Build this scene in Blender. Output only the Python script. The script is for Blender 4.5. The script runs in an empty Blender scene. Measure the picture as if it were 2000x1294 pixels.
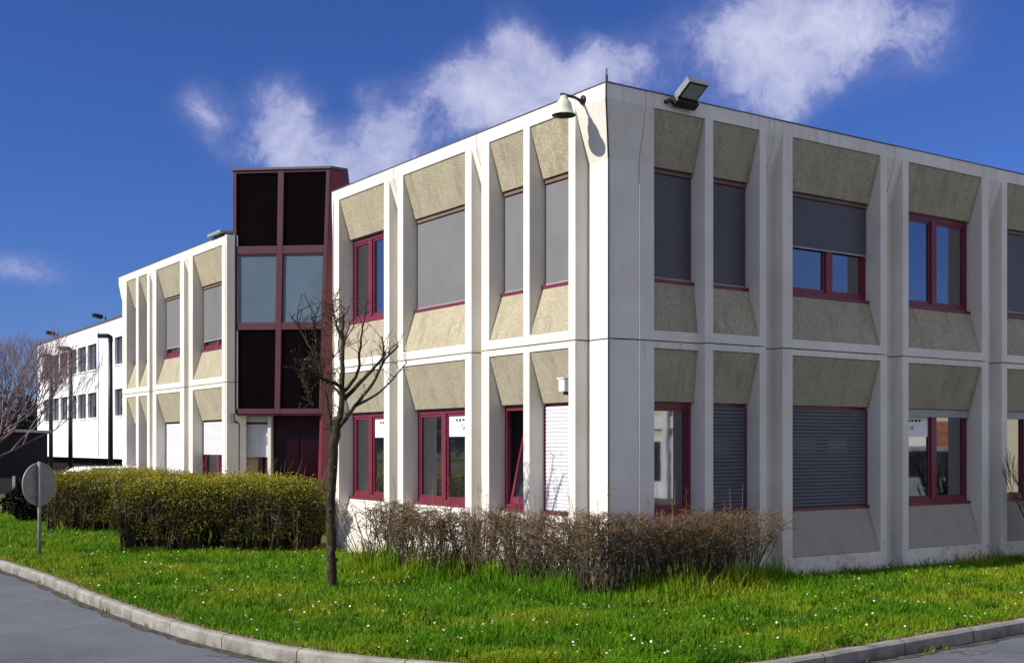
import bpy, bmesh, math, random
import numpy as np
from mathutils import Vector, Matrix
random.seed(7); rng = np.random.default_rng(11)
S = bpy.context.scene; COL = S.collection
R = math.radians
# ------------------------------------------------------------------ helpers
def tag(o, label=None, cat=None, group=None, kind=None):
    if label: o['label'] = label
    if cat: o['category'] = cat
    if group: o['group'] = group
    if kind: o['kind'] = kind
    return o
def empty(name, loc, label, cat, group=None, rz=0.0):
    o = bpy.data.objects.new(name, None); COL.objects.link(o)
    o.location = loc; o.rotation_euler = (0, 0, rz); o.empty_display_size = .2
    return tag(o, label, cat, group)
def copy_tree(o, parent=None):
    c = o.copy(); COL.objects.link(c)
    if parent: c.parent = parent
    for ch in list(o.children): copy_tree(ch, c)
    return c
def base_of(parent):
    v = Vector((0, 0, 0))
    while parent is not None:
        v = v + Vector(parent.location); parent = parent.parent
    return v
class MB:
    """collects world-space faces, links them as one mesh"""
    def __init__(s): s.v = []; s.f = []
    def face(s, pts):
        i = len(s.v); s.v += [tuple(p) for p in pts]; s.f.append(tuple(range(i, i+len(pts))))
    def hexa(s, c):                       # 8 corners: bottom ring 0-3, top ring 4-7
        i = len(s.v); s.v += [tuple(p) for p in c]
        for q in ((3,2,1,0),(4,5,6,7),(0,1,5,4),(1,2,6,5),(2,3,7,6),(3,0,4,7)): s.f.append(tuple(i+k for k in q))
    def box(s, x0, x1, y0, y1, z0, z1, T=None):
        c = [(x0,y0,z0),(x1,y0,z0),(x1,y1,z0),(x0,y1,z0),(x0,y0,z1),(x1,y0,z1),(x1,y1,z1),(x0,y1,z1)]
        s.hexa([T @ Vector(p) for p in c] if T is not None else c)
    def tube(s, pts, rad, n=6, cap=True, squash=1.0):
        pts = [Vector(p) for p in pts]; base = len(s.v); m = len(pts); u = None
        for k, p in enumerate(pts):
            d = (pts[min(k+1, m-1)] - pts[max(k-1, 0)])
            d = d.normalized() if d.length > 1e-9 else Vector((0,0,1))
            if u is None:
                u = d.cross(Vector((.31,.77,.55))); u = u.normalized() if u.length > 1e-4 else d.orthogonal().normalized()
            else:
                u = (u - d*u.dot(d)); u = u.normalized() if u.length > 1e-6 else d.orthogonal().normalized()
            w = d.cross(u); r = rad[k] if hasattr(rad, '__len__') else rad
            for j in range(n):
                a = 2*math.pi*j/n
                s.v.append(tuple(p + (u*math.cos(a) + w*math.sin(a))*r))
        for k in range(m-1):
            for j in range(n):
                a = base+k*n+j; b = base+k*n+(j+1) % n
                s.f.append((a, b, b+n, a+n))
        if cap:
            s.f.append(tuple(base+j for j in range(n-1, -1, -1))); s.f.append(tuple(base+(m-1)*n+j for j in range(n)))
    def lathe(s, c, prof, n=24):
        c = Vector(c); base = len(s.v); m = len(prof)
        for r, z in prof:
            for j in range(n):
                a = 2*math.pi*j/n; s.v.append(tuple(c + Vector((r*math.cos(a), r*math.sin(a), z))))
        for k in range(m-1):
            for j in range(n):
                a = base+k*n+j; b = base+k*n+(j+1) % n
                s.f.append((a, b, b+n, a+n))
    def build(s, name, mat, parent=None, smooth=False, bevel=0, merge=False, out=None, own=None):
        me = bpy.data.meshes.new(name)
        off = base_of(parent)
        me.from_pydata([(x-off.x, y-off.y, z-off.z) for x, y, z in s.v], [], s.f)
        bm = bmesh.new(); bm.from_mesh(me)
        if merge or smooth or bevel: bmesh.ops.remove_doubles(bm, verts=bm.verts, dist=1e-5)
        if merge:
            bmesh.ops.dissolve_degenerate(bm, edges=bm.edges, dist=1e-5)
            bmesh.ops.recalc_face_normals(bm, faces=bm.faces)
            bmesh.ops.dissolve_limit(bm, angle_limit=.01, verts=bm.verts, edges=bm.edges)
        else: bmesh.ops.recalc_face_normals(bm, faces=bm.faces)
        if out is not None:
            t = sum((f.normal.dot(out)*f.calc_area() for f in bm.faces), 0.0)
            if t < 0: bmesh.ops.reverse_faces(bm, faces=bm.faces)
        bm.to_mesh(me); bm.free()
        if smooth:
            for p in me.polygons: p.use_smooth = True
        if mat: me.materials.append(mat)
        o = bpy.data.objects.new(name, me); COL.objects.link(o)
        if parent: o.parent = parent
        if bevel:
            b = o.modifiers.new('edge', 'BEVEL'); b.width = bevel; b.segments = 2; b.limit_method = 'ANGLE'; b.angle_limit = R(35)
            b.use_clamp_overlap = True
        return o
def fast_mesh(name, V, F, mat, parent=None, smooth=False, attr=None):
    """V (n,3) array, F (m,k) array of equal-size faces"""
    me = bpy.data.meshes.new(name); V = np.asarray(V, np.float32)
    off = base_of(parent); V = V - np.array(off, np.float32)
    F = np.asarray(F, np.int32); k = F.shape[1]
    me.vertices.add(len(V)); me.vertices.foreach_set('co', V.ravel())
    me.loops.add(F.size); me.loops.foreach_set('vertex_index', F.ravel())
    me.polygons.add(len(F)); me.polygons.foreach_set('loop_start', np.arange(0, F.size, k, dtype=np.int32))
    me.polygons.foreach_set('loop_total', np.full(len(F), k, np.int32))
    if attr is not None:
        a = me.attributes.new('tint', 'FLOAT', 'POINT'); a.data.foreach_set('value', np.asarray(attr, np.float32))
    me.update(calc_edges=True)
    if mat: me.materials.append(mat)
    o = bpy.data.objects.new(name, me); COL.objects.link(o)
    if parent: o.parent = parent
    return o
# ------------------------------------------------------------------ materials
class N:
    def __init__(s, name):
        s.m = bpy.data.materials.new(name); s.m.use_nodes = True; s.t = s.m.node_tree
        s.b = s.t.nodes['Principled BSDF']; s.o = s.t.nodes['Material Output']
    def n(s, typ, **k):
        x = s.t.nodes.new(typ)
        for a, b in k.items(): setattr(x, a, b)
        return x
    def l(s, a, b): s.t.links.new(a, b)
    def val(s, node, **k):
        for a, b in k.items(): node.inputs[a.replace('_', ' ')].default_value = b
        return node
    def co(s): return s.n('ShaderNodeNewGeometry').outputs['Position']
    def noise(s, scale, detail=4, rough=.55, vec=None, stretch=None):
        v = vec or s.co()
        if stretch:
            mp = s.n('ShaderNodeMapping'); mp.inputs['Scale'].default_value = stretch; s.l(v, mp.inputs['Vector']); v = mp.outputs['Vector']
        x = s.n('ShaderNodeTexNoise'); x.inputs['Scale'].default_value = scale; x.inputs['Detail'].default_value = detail; x.inputs['Roughness'].default_value = rough
        s.l(v, x.inputs['Vector']); return x.outputs['Fac']
    def ramp(s, fac, stops):
        x = s.n('ShaderNodeValToRGB'); e = x.color_ramp.elements
        while len(e) < len(stops): e.new(.5)
        for k, (p, c) in enumerate(stops): e[k].position = p; e[k].color = (*c, 1) if len(c) == 3 else c
        s.l(fac, x.inputs['Fac']); return x.outputs['Color']
    def mix(s, a, b, fac, mode='MIX'):
        x = s.n('ShaderNodeMix', data_type='RGBA', blend_type=mode)
        for sock, v in ((x.inputs[0], fac), (x.inputs[6], a), (x.inputs[7], b)):
            if hasattr(v, 'is_linked'): s.l(v, sock)
            elif isinstance(v, (int, float)): sock.default_value = v
            else: sock.default_value = (*v, 1)
        return x.outputs[2]
    def math(s, op, a, b=None):
        x = s.n('ShaderNodeMath', operation=op)
        for k, v in enumerate((a, b)):
            if v is None: continue
            if hasattr(v, 'is_linked'): s.l(v, x.inputs[k])
            else: x.inputs[k].default_value = v
        return x.outputs[0]
    def bump(s, h, strength=.3, dist=.02):
        x = s.n('ShaderNodeBump'); x.inputs['Strength'].default_value = strength; x.inputs['Distance'].default_value = dist
        s.l(h, x.inputs['Height']); s.l(x.outputs['Normal'], s.b.inputs['Normal'])
    def base(s, c):
        if hasattr(c, 'is_linked'): s.l(c, s.b.inputs['Base Color'])
        else: s.b.inputs['Base Color'].default_value = (*c, 1)
    def set(s, rough=.8, spec=.3, metal=0, ior=None):
        s.b.inputs['Roughness'].default_value = rough; s.b.inputs['Specular IOR Level'].default_value = spec; s.b.inputs['Metallic'].default_value = metal
        if ior: s.b.inputs['IOR'].default_value = ior
        return s.m
def mul3(c, k): return tuple(x*k for x in c)
def simple(name, c, rough=.6, spec=.4, metal=0, var=.15, scale=3.0, ior=None):
    a = N(name); f = a.noise(scale, 5)
    a.base(a.ramp(f, [(.3, mul3(c, 1-var)), (.7, mul3(c, 1+var))])); return a.set(rough, spec, metal, ior)

def concrete_mat():
    a = N('painted_concrete')
    c = a.ramp(a.noise(1.1, 6), [(.3, (.63,.595,.52)), (.7, (.72,.685,.61))])
    st = a.ramp(a.noise(2.2, 6, .65, stretch=(2.5,2.5,.22)), [(.48, (0,0,0)), (.78, (1,1,1))])
    c = a.mix(c, (.47,.455,.42), a.math('MULTIPLY', st, .28))
    bl = a.ramp(a.noise(.8, 7, .68), [(.45, (0,0,0)), (.7, (1,1,1))]); c = a.mix(c, (.52,.475,.38), a.math('MULTIPLY', bl, .45))
    ru = a.ramp(a.noise(5.5, 5, .7, stretch=(2.2,2.2,.10)), [(.55, (0,0,0)), (.72, (1,1,1))])
    s0 = a.n('ShaderNodeSeparateXYZ'); a.l(a.co(), s0.inputs[0])
    def band(z0, z1):                                                   # rain runs start at the joint and at the roof edge
        r_ = a.n('ShaderNodeMapRange'); a.val(r_, From_Min=z0, From_Max=z1, To_Min=0, To_Max=1); a.l(s0.outputs['Z'], r_.inputs['Value']); return r_.outputs[0]
    up_ = a.math('ADD', band(5.1, 6.03), a.math('MULTIPLY', band(2.2, 3.04), a.math('LESS_THAN', s0.outputs['Z'], 3.04)))
    c = a.mix(c, (.27,.25,.205), a.math('MULTIPLY', a.math('MULTIPLY', ru, up_), .62))
    sp = a.ramp(a.noise(38, 3), [(.62, (0,0,0)), (.75, (1,1,1))])
    c = a.mix(c, (.42,.41,.39), a.math('MULTIPLY', sp, .15))
    sx = a.n('ShaderNodeSeparateXYZ'); a.l(a.co(), sx.inputs[0])          # splash dirt along the foot of the wall
    mr = a.n('ShaderNodeMapRange'); a.val(mr, From_Min=.05, From_Max=.55, To_Min=1, To_Max=0); a.l(sx.outputs['Z'], mr.inputs['Value'])
    d = a.math('MULTIPLY', mr.outputs[0], a.ramp(a.noise(7, 7, .7), [(.5, (0,0,0)), (.68, (1,1,1))]))
    c = a.mix(c, (.12,.11,.085), a.math('MULTIPLY', d, .7))
    a.base(c); a.bump(a.noise(60, 5, .6), .25, .006); return a.set(.85, .25)
def pebble_mat():
    a = N('exposed_aggregate')
    v = a.n('ShaderNodeTexVoronoi'); v.inputs['Scale'].default_value = 95; a.l(a.co(), v.inputs['Vector'])
    hue = a.n('ShaderNodeSeparateColor'); a.l(v.outputs['Color'], hue.inputs[0])
    c = a.ramp(hue.outputs[0], [(0, (.27,.232,.15)), (.4, (.39,.343,.23)), (.75, (.455,.405,.28)), (1, (.57,.52,.385))])
    f = a.noise(2.0, 6, .6)
    c = a.mix(c, (.25,.215,.15), a.ramp(f, [(.42, (0,0,0)), (.75, (.45,.45,.45))]))
    f2 = a.noise(28, 3, .7); c = a.mix(c, (.14,.12,.085), a.ramp(f2, [(.58, (0,0,0)), (.74, (.3,.3,.3))]))
    oi = a.n('ShaderNodeObjectInfo'); c = a.mix(c, (.30,.275,.21), a.math('MULTIPLY', oi.outputs['Random'], .45))
    dr = a.ramp(a.noise(3.5, 6, .7, stretch=(1.6,1.6,.25)), [(.5, (0,0,0)), (.72, (1,1,1))]); c = a.mix(c, (.17,.15,.105), a.math('MULTIPLY', dr, .55))
    zz = a.n('ShaderNodeSeparateXYZ'); a.l(a.co(), zz.inputs[0]); c = a.mix(c, (.37,.335,.315), a.math('MULTIPLY', a.math('LESS_THAN', zz.outputs['Z'], 1.0), a.math('MULTIPLY_ADD' if False else 'ADD', a.math('MULTIPLY', a.noise(2.4, 6, .65), .6), .25)))
    a.base(c); a.bump(v.outputs['Distance'], .6, .012); return a.set(.95, .15)
def maroon_mat():
    a = N('maroon_paint'); f = a.noise(4, 5)
    a.base(a.ramp(f, [(.3, (.125,.015,.031)), (.7, (.165,.024,.043))])); return a.set(.42, .4)
def slat_mat(name, c):
    return simple(name, c, .5, .35, var=.06, scale=5)
def blind_mat(name, c, rough, spec):
    a = N(name); sx = a.n('ShaderNodeSeparateXYZ'); a.l(a.co(), sx.inputs[0])
    w_ = a.math('SINE', a.math('MULTIPLY', sx.outputs['Z'], 150.0)); f = a.noise(1.6, 5, .6); oi = a.n('ShaderNodeObjectInfo')
    k = a.ramp(f, [(.3, mul3(c, .82)), (.7, mul3(c, 1.16))]); k = a.mix(k, mul3(c, .72), a.math('MULTIPLY', a.math('GREATER_THAN', w_, .72), .35 if c[0] > .1 else .7))
    k = a.mix(k, mul3(c, 1.3), a.math('MULTIPLY', oi.outputs['Random'], .4)); k = a.mix(k, mul3(c, .8), a.math('MULTIPLY', a.noise(6, 4, .6, stretch=(3,3,.12)), .5))
    a.base(k); a.bump(w_, .1 if c[0] > .1 else .25, .004); return a.set(rough, spec)
def glass_mat():
    a = N('window_glass')
    a.base((.010,.012,.016)); a.b.inputs['Coat Weight'].default_value = 1; a.b.inputs['Coat IOR'].default_value = 1.9; a.b.inputs['Coat Roughness'].default_value = .01
    f = a.noise(1.3, 2)
    x = a.n('ShaderNodeBump'); x.inputs['Strength'].default_value = .06; x.inputs['Distance'].default_value = .02; a.l(f, x.inputs['Height']); a.l(x.outputs[0], a.b.inputs['Coat Normal'])
    return a.set(.03, .8, ior=1.9)
def asphalt_mat():
    a = N('asphalt')
    f = a.noise(1.2, 6, .6); g = a.noise(120, 3, .8); k = a.noise(.35, 4)
    c = a.ramp(f, [(.3, (.098,.105,.118)), (.7, (.135,.142,.155))])
    c = a.mix(c, (.26,.265,.27), a.ramp(g, [(.52, (0,0,0)), (.70, (.8,.8,.8))])); c = a.mix(c, (.05,.052,.056), a.ramp(a.noise(45, 4, .75), [(.54, (0,0,0)), (.66, (.6,.6,.6))]))
    c = a.mix(c, (.055,.058,.062), a.ramp(k, [(.5, (0,0,0)), (.72, (.6,.6,.6))]))
    c = a.mix(c, (.20,.205,.215), a.ramp(a.noise(16, 5, .75), [(.5, (0,0,0)), (.72, (.55,.55,.55))]))
    vo = a.n('ShaderNodeTexVoronoi', feature='DISTANCE_TO_EDGE'); vo.inputs['Scale'].default_value = .33
    wv = a.n('ShaderNodeVectorMath', operation='ADD'); nn = a.n('ShaderNodeTexNoise'); nn.inputs['Scale'].default_value = 1.5; nn.inputs['Detail'].default_value = 6; a.l(a.co(), nn.inputs['Vector'])
    a.l(a.co(), wv.inputs[0]); a.l(nn.outputs['Color'], wv.inputs[1]); a.l(wv.outputs[0], vo.inputs['Vector'])
    cr = a.ramp(vo.outputs['Distance'], [(0, (1,1,1)), (.006, (0,0,0))]); c = a.mix(c, (.03,.03,.032), a.math('MULTIPLY', a.math('MULTIPLY', cr, a.ramp(a.noise(.5, 3), [(.48, (0,0,0)), (.56, (1,1,1))])), .8))
    a.base(c); a.bump(g, .6, .012); return a.set(.85, .3)
def kerb_mat():
    a = N('kerb_concrete'); f = a.noise(3, 7, .65); g = a.noise(70, 4, .7)
    c = a.ramp(f, [(.3, (.22,.21,.18)), (.7, (.37,.355,.31))]); c = a.mix(c, (.14,.13,.11), a.ramp(g, [(.56, (0,0,0)), (.72, (.7,.7,.7))]))
    sx = a.n('ShaderNodeSeparateXYZ'); a.l(a.co(), sx.inputs[0])
    mr = a.n('ShaderNodeMapRange'); a.val(mr, From_Min=-.15, From_Max=.0, To_Min=1, To_Max=.35); a.l(sx.outputs['Z'], mr.inputs['Value'])
    dd = a.math('MULTIPLY', mr.outputs[0], a.ramp(a.noise(5, 7, .7), [(.35, (0,0,0)), (.6, (1,1,1))]))
    c = a.mix(c, (.05,.048,.036), a.math('MULTIPLY', dd, .8))
    a.base(c); a.bump(g, .4, .01); return a.set(.9, .2)
def soil_mat():
    a = N('lawn_soil'); f = a.noise(3, 7, .65)
    a.base(a.ramp(f, [(.3, (.050,.075,.012)), (.7, (.12,.125,.030))])); return a.set(.95, .1)
def leaf_like(name, stops, trans=.35, patch=None, rough=.6):
    a = N(name)
    rnd = a.n('ShaderNodeNewGeometry').outputs['Random Per Island']
    c = a.ramp(rnd, stops)
    if name == 'grass_blades': c = a.mix(c, (.030,.115,.004), a.ramp(a.noise(1.5, 5, .65), [(.50, (0,0,0)), (.66, (.8,.8,.8))]))
    if patch:
        pc, sc, lo, hi, amt = patch
        c = a.mix(c, pc, a.ramp(a.noise(sc, 5, .6), [(lo, (0,0,0)), (hi, (amt, amt, amt))]))
    a.base(c); a.set(rough, .12)
    tr = a.n('ShaderNodeBsdfTranslucent'); a.l(c, tr.inputs['Color']) if hasattr(c, 'is_linked') else None
    mx = a.n('ShaderNodeMixShader'); mx.inputs[0].default_value = trans
    a.l(a.b.outputs[0], mx.inputs[1]); a.l(tr.outputs[0], mx.inputs[2]); a.l(mx.outputs[0], a.o.inputs['Surface'])
    return a.m
def bark_mat(name, c, scale=30):
    a = N(name); f = a.noise(scale, 6, .7, stretch=(1,1,.35))
    g = a.noise(7, 5, .6)
    cc = a.ramp(f, [(.3, mul3(c, .45)), (.7, mul3(c, 1.4))]); cc = a.mix(cc, (c[0]*.9, c[0]*1.15, c[2]*.8), a.ramp(g, [(.5, (0,0,0)), (.7, (.6,.6,.6))]))
    lf_ = a.ramp(a.noise(11, 6, .75), [(.54, (0,0,0)), (.64, (1,1,1))]); cc = a.mix(cc, (.17,.16,.10), a.math('MULTIPLY', lf_, .5)); a.base(cc); a.bump(f, 1.0, .03); return a.set(.9, .15)
M = dict(
    conc=concrete_mat(), peb=pebble_mat(), maroon=maroon_mat(), glass=glass_mat(), asphalt=asphalt_mat(), kerb=kerb_mat(), soil=soil_mat(),
    screen=blind_mat('grey_screen_fabric', (.150,.147,.152), .7, .25), screen_dark=blind_mat('dark_screen_fabric', (.062,.060,.068), .45, .45),
    slat_white=slat_mat('white_slats', (.62,.62,.64)), slat_grey=slat_mat('grey_slats', (.095,.095,.12)),
    black=simple('black_paint', (.012,.012,.014), .45, .4), dark=simple('dark_interior', (.010,.008,.008), .9, .1),
    mfade=simple('faded_maroon_metal', (.070,.018,.026), .55, .35, var=.12, scale=2), headbox=simple('brown_blind_box', (.15,.10,.075), .6, .3),
    doorred=simple('dark_red_boards', (.030,.004,.008), .6, .25, var=.2), doorglass=simple('dark_red_glass', (.014,.002,.004), .15, .2),
    tint=simple('tinted_black_glass', (.0035,.0018,.002), .18, .035, var=.3, scale=2),
    paleglass=simple('pale_blind_glass', (.085,.125,.165), .3, .4, var=.10, scale=1.3),
    coping=simple('dark_zinc', (.085,.08,.08), .5, .5), zinc=simple('grey_zinc', (.26,.27,.28), .5, .4),
    cream_enamel=simple('cream_enamel', (.52,.55,.40), .35, .5, var=.05), lamp_in=simple('lamp_inside', (.05,.06,.03), .6, .3),
    paper=simple('white_paper', (.75,.75,.74), .8, .2, var=.02), ink=simple('dark_ink', (.03,.04,.08), .8, .2),
    white=simple('white_render', (.78,.78,.79), .85, .2, var=.025, scale=1.5), curtain=simple('beige_curtain', (.55,.42,.25), .9, .1, var=.15),
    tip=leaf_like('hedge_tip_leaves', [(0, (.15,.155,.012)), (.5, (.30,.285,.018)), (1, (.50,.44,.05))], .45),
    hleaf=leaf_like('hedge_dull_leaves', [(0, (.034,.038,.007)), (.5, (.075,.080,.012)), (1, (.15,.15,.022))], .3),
    deadleaf=leaf_like('withered_leaves', [(0, (.05,.025,.012)), (.6, (.10,.055,.025)), (1, (.22,.15,.09))], .25),
    stem=bark_mat('hedge_stems', (.085,.062,.036), 60), twig=leaf_like('twig_bark', [(0, (.055,.038,.022)), (.5, (.12,.085,.052)), (1, (.25,.19,.125))], .0, rough=.9),
    redtwig=leaf_like('reddish_twig_bark', [(0, (.060,.033,.018)), (.5, (.135,.078,.042)), (1, (.27,.175,.095))], .0, rough=.9),
    purpletwig=leaf_like('purplish_twig_bark', [(0, (.12,.075,.085)), (.5, (.26,.18,.195)), (1, (.38,.29,.30))], .0, rough=.9),
    bark=bark_mat('tree_bark', (.040,.031,.021), 14), dkleaf=leaf_like('dark_evergreen', [(0, (.003,.004,.003)), (1, (.009,.011,.006))], .02),
    grass=leaf_like('grass_blades', [(0, (.055,.165,.004)), (.5, (.095,.245,.006)), (1, (.18,.34,.012))], .4, ((.34,.34,.02), .40, .46, .68, .85)),
    petal=leaf_like('daisy_petals', [(0, (.75,.75,.62)), (.6, (.8,.8,.70)), (.85, (.8,.74,.32)), (1, (.75,.66,.16))], .2),
    brick=None, carwhite=simple('white_car_paint', (.78,.78,.80), .25, .5, var=.01), rubber=simple('rubber', (.02,.02,.02), .8, .2),
    steel=simple('galvanised_steel', (.20,.205,.21), .5, .4, var=.15, scale=8), cream=simple('cream_render', (.62,.58,.42), .9, .2, var=.05),
    lens=simple('lamp_lens', (.26,.27,.25), .25, .6, var=.25, scale=6),
)
def brick_mat():
    a = N('red_brick'); b = a.n('ShaderNodeTexBrick'); a.val(b, Scale=4.0, Mortar_Size=.02)
    b.inputs['Color1'].default_value = (.36,.13,.06,1); b.inputs['Color2'].default_value = (.27,.09,.045,1); b.inputs['Mortar'].default_value = (.4,.36,.3,1)
    mp = a.n('ShaderNodeMapping'); mp.inputs['Rotation'].default_value = (R(90), 0, R(90)); a.l(a.co(), mp.inputs[0]); a.l(mp.outputs[0], b.inputs['Vector'])
    a.base(b.outputs['Color']); return a.set(.9, .2)
M['brick'] = brick_mat()
# ------------------------------------------------------------------ frame of the building
aL = R(34.4); CX, CY = 1.1103, 14.0
dL = Vector((-math.sin(aL), math.cos(aL), 0)); dR = Vector((math.cos(aL), math.sin(aL), 0)); C0 = Vector((CX, CY, 0))
def W(face, s, n, z):
    d, i = (dL, dR) if face == 'L' else (dR, dL)
    return C0 + d*s + i*n + Vector((0, 0, z))
def OUT(face): return -dR if face == 'L' else -dL
def fbox(mb, face, s0, s1, n0, n1, z0, z1):
    mb.hexa([W(face, s, n, z) for z in (z0, z1) for s, n in ((s0,n0),(s1,n0),(s1,n1),(s0,n1))])
CH = .20; DEEP = .34; LIP = .20
UP = dict(z0=3.047, b=3.17, sill=3.81, lip=5.20, t=5.85, z1=6.03)
LO = dict(z0=-.30, b=.26, sill=.90, lip=2.30, t=2.95, z1=3.033)
office = empty('office_building', C0, 'two storey white concrete office building with ribbed panels and maroon stair tower', 'building')
def facade_panel(face, sA, sB, lo, hi, ops, st, upper, endA=DEEP, endB=DEEP, fin0=0):
    cols = []
    if lo > sA + 1e-4: cols.append((sA, lo, 'ch'))
    p = lo
    for a, b in ops:
        cols.append((p, a, 'fin')); cols.append((a, b, 'op')); p = b
    cols.append((p, hi, 'fin'))
    if sB > hi + 1e-4: cols.append((hi, sB, 'ch'))
    rows = [(st['z0'], st['b'], 'band'), (st['b'], st['lip'], 'mid'), (st['lip'], st['t'], 'top'), (st['t'], st['z1'], 'band2')]
    def depth(kind, row):
        if kind == 'op': return (DEEP, DEEP, True) if row in ('mid', 'top') else (0, 0, False)
        if kind == 'fin': return (0, 0, False)
        if upper:
            if row == 'band2': return (0, 0, False)
            if row == 'top': return (CH, 0, False)
        return (CH, CH, False)                       # (bottom, top, open)
    mb = MB()
    D = [[depth(c[2], r[2]) for r in rows] for c in cols]
    if fin0:  # first fin and bay set back so direct sun misses the fin's side
        D[0] = [(fin0, 0 if (upper and r[2] == 'top') else fin0, False) if not (upper and r[2] == 'band2') else (0, 0, False) for r in rows]
        D[1] = [(d if d[2] or (upper and r[2] == 'band2') else (fin0-.004, fin0-.004, False)) for d, r in zip(D[1], rows)]
    def sx(k, j, top):                                                  # panel line k at the foot or head of row j
        v = cols[k][0] if k < len(cols) else cols[-1][1]
        if fin0 and upper and k == 1 and (rows[j][2] == 'band2' or (rows[j][2] == 'top' and top)): v -= .105
        return v
    for i in range(len(cols)):
        for j, (z0, z1, rk) in enumerate(rows):
            b, t, op = D[i][j]
            a0, a1, c0, c1 = sx(i,j,False), sx(i,j,True), sx(i+1,j,False), sx(i+1,j,True)
            if not op: mb.face([W(face,a0,b,z0), W(face,c0,b,z0), W(face,c1,t,z1), W(face,a1,t,z1)])
            nb, nt = (D[i+1][j][:2] if i+1 < len(cols) else (endB, endB))
            if (nb, nt) != (b, t):
                pts = [W(face,c0,b,z0)] + ([W(face,c0,nb,z0)] if nb != b else []) + [W(face,c1,nt,z1)] + ([W(face,c1,t,z1)] if nt != t else [])
                mb.face(pts)
            if i == 0 and endA != 0:
                mb.face([W(face,a0,b,z0), W(face,a0,endA,z0), W(face,a1,endA,z1), W(face,a1,t,z1)])
            ub = D[i][j+1][0] if j+1 < len(rows) else DEEP
            if abs(ub-t) > 1e-6: mb.face([W(face,a1,t,z1), W(face,c1,t,z1), W(face,c1,ub,z1), W(face,a1,ub,z1)])
            if j == 0: mb.face([W(face,a0,b,z0), W(face,c0,b,z0), W(face,c0,DEEP,z0), W(face,a0,DEEP,z0)])
    pn = mb.build('facade_panel', M['conc'], office, merge=True, out=OUT(face), bevel=.008)
    g = .006
    for io, (a, b) in enumerate(ops):
        a += g; b -= g
        fx = fin0 if io == 0 else 0; ft_ = fx if not upper else 0
        for prof in ([(.018+ft_, st['t']-.006), (LIP, st['lip']), (.335, st['lip']), (.335, st['t']-.006)],
                     [(.018+fx, st['b']+.006), (.335, st['b']+.006), (.335, st['sill']-.035), (LIP, st['sill']-.035)]):
            m = MB()
            dz_ = .105 if (fx and upper and prof[0][1] > 5) else 0
            A = [W(face, a-(dz_ if z > st['lip']+.1 else 0), n, z) for n, z in prof]; B = [W(face, b, n, z) for n, z in prof]
            m.face(A); m.face(B[::-1])
            for k in range(4): m.face([A[k], A[(k+1) % 4], B[(k+1) % 4], B[k]])
            m.build('spandrel_panel', M['conc'] if (face == 'L' and not upper and prof[0][1] < 1) else M['peb'], pn)
    return pn
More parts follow.
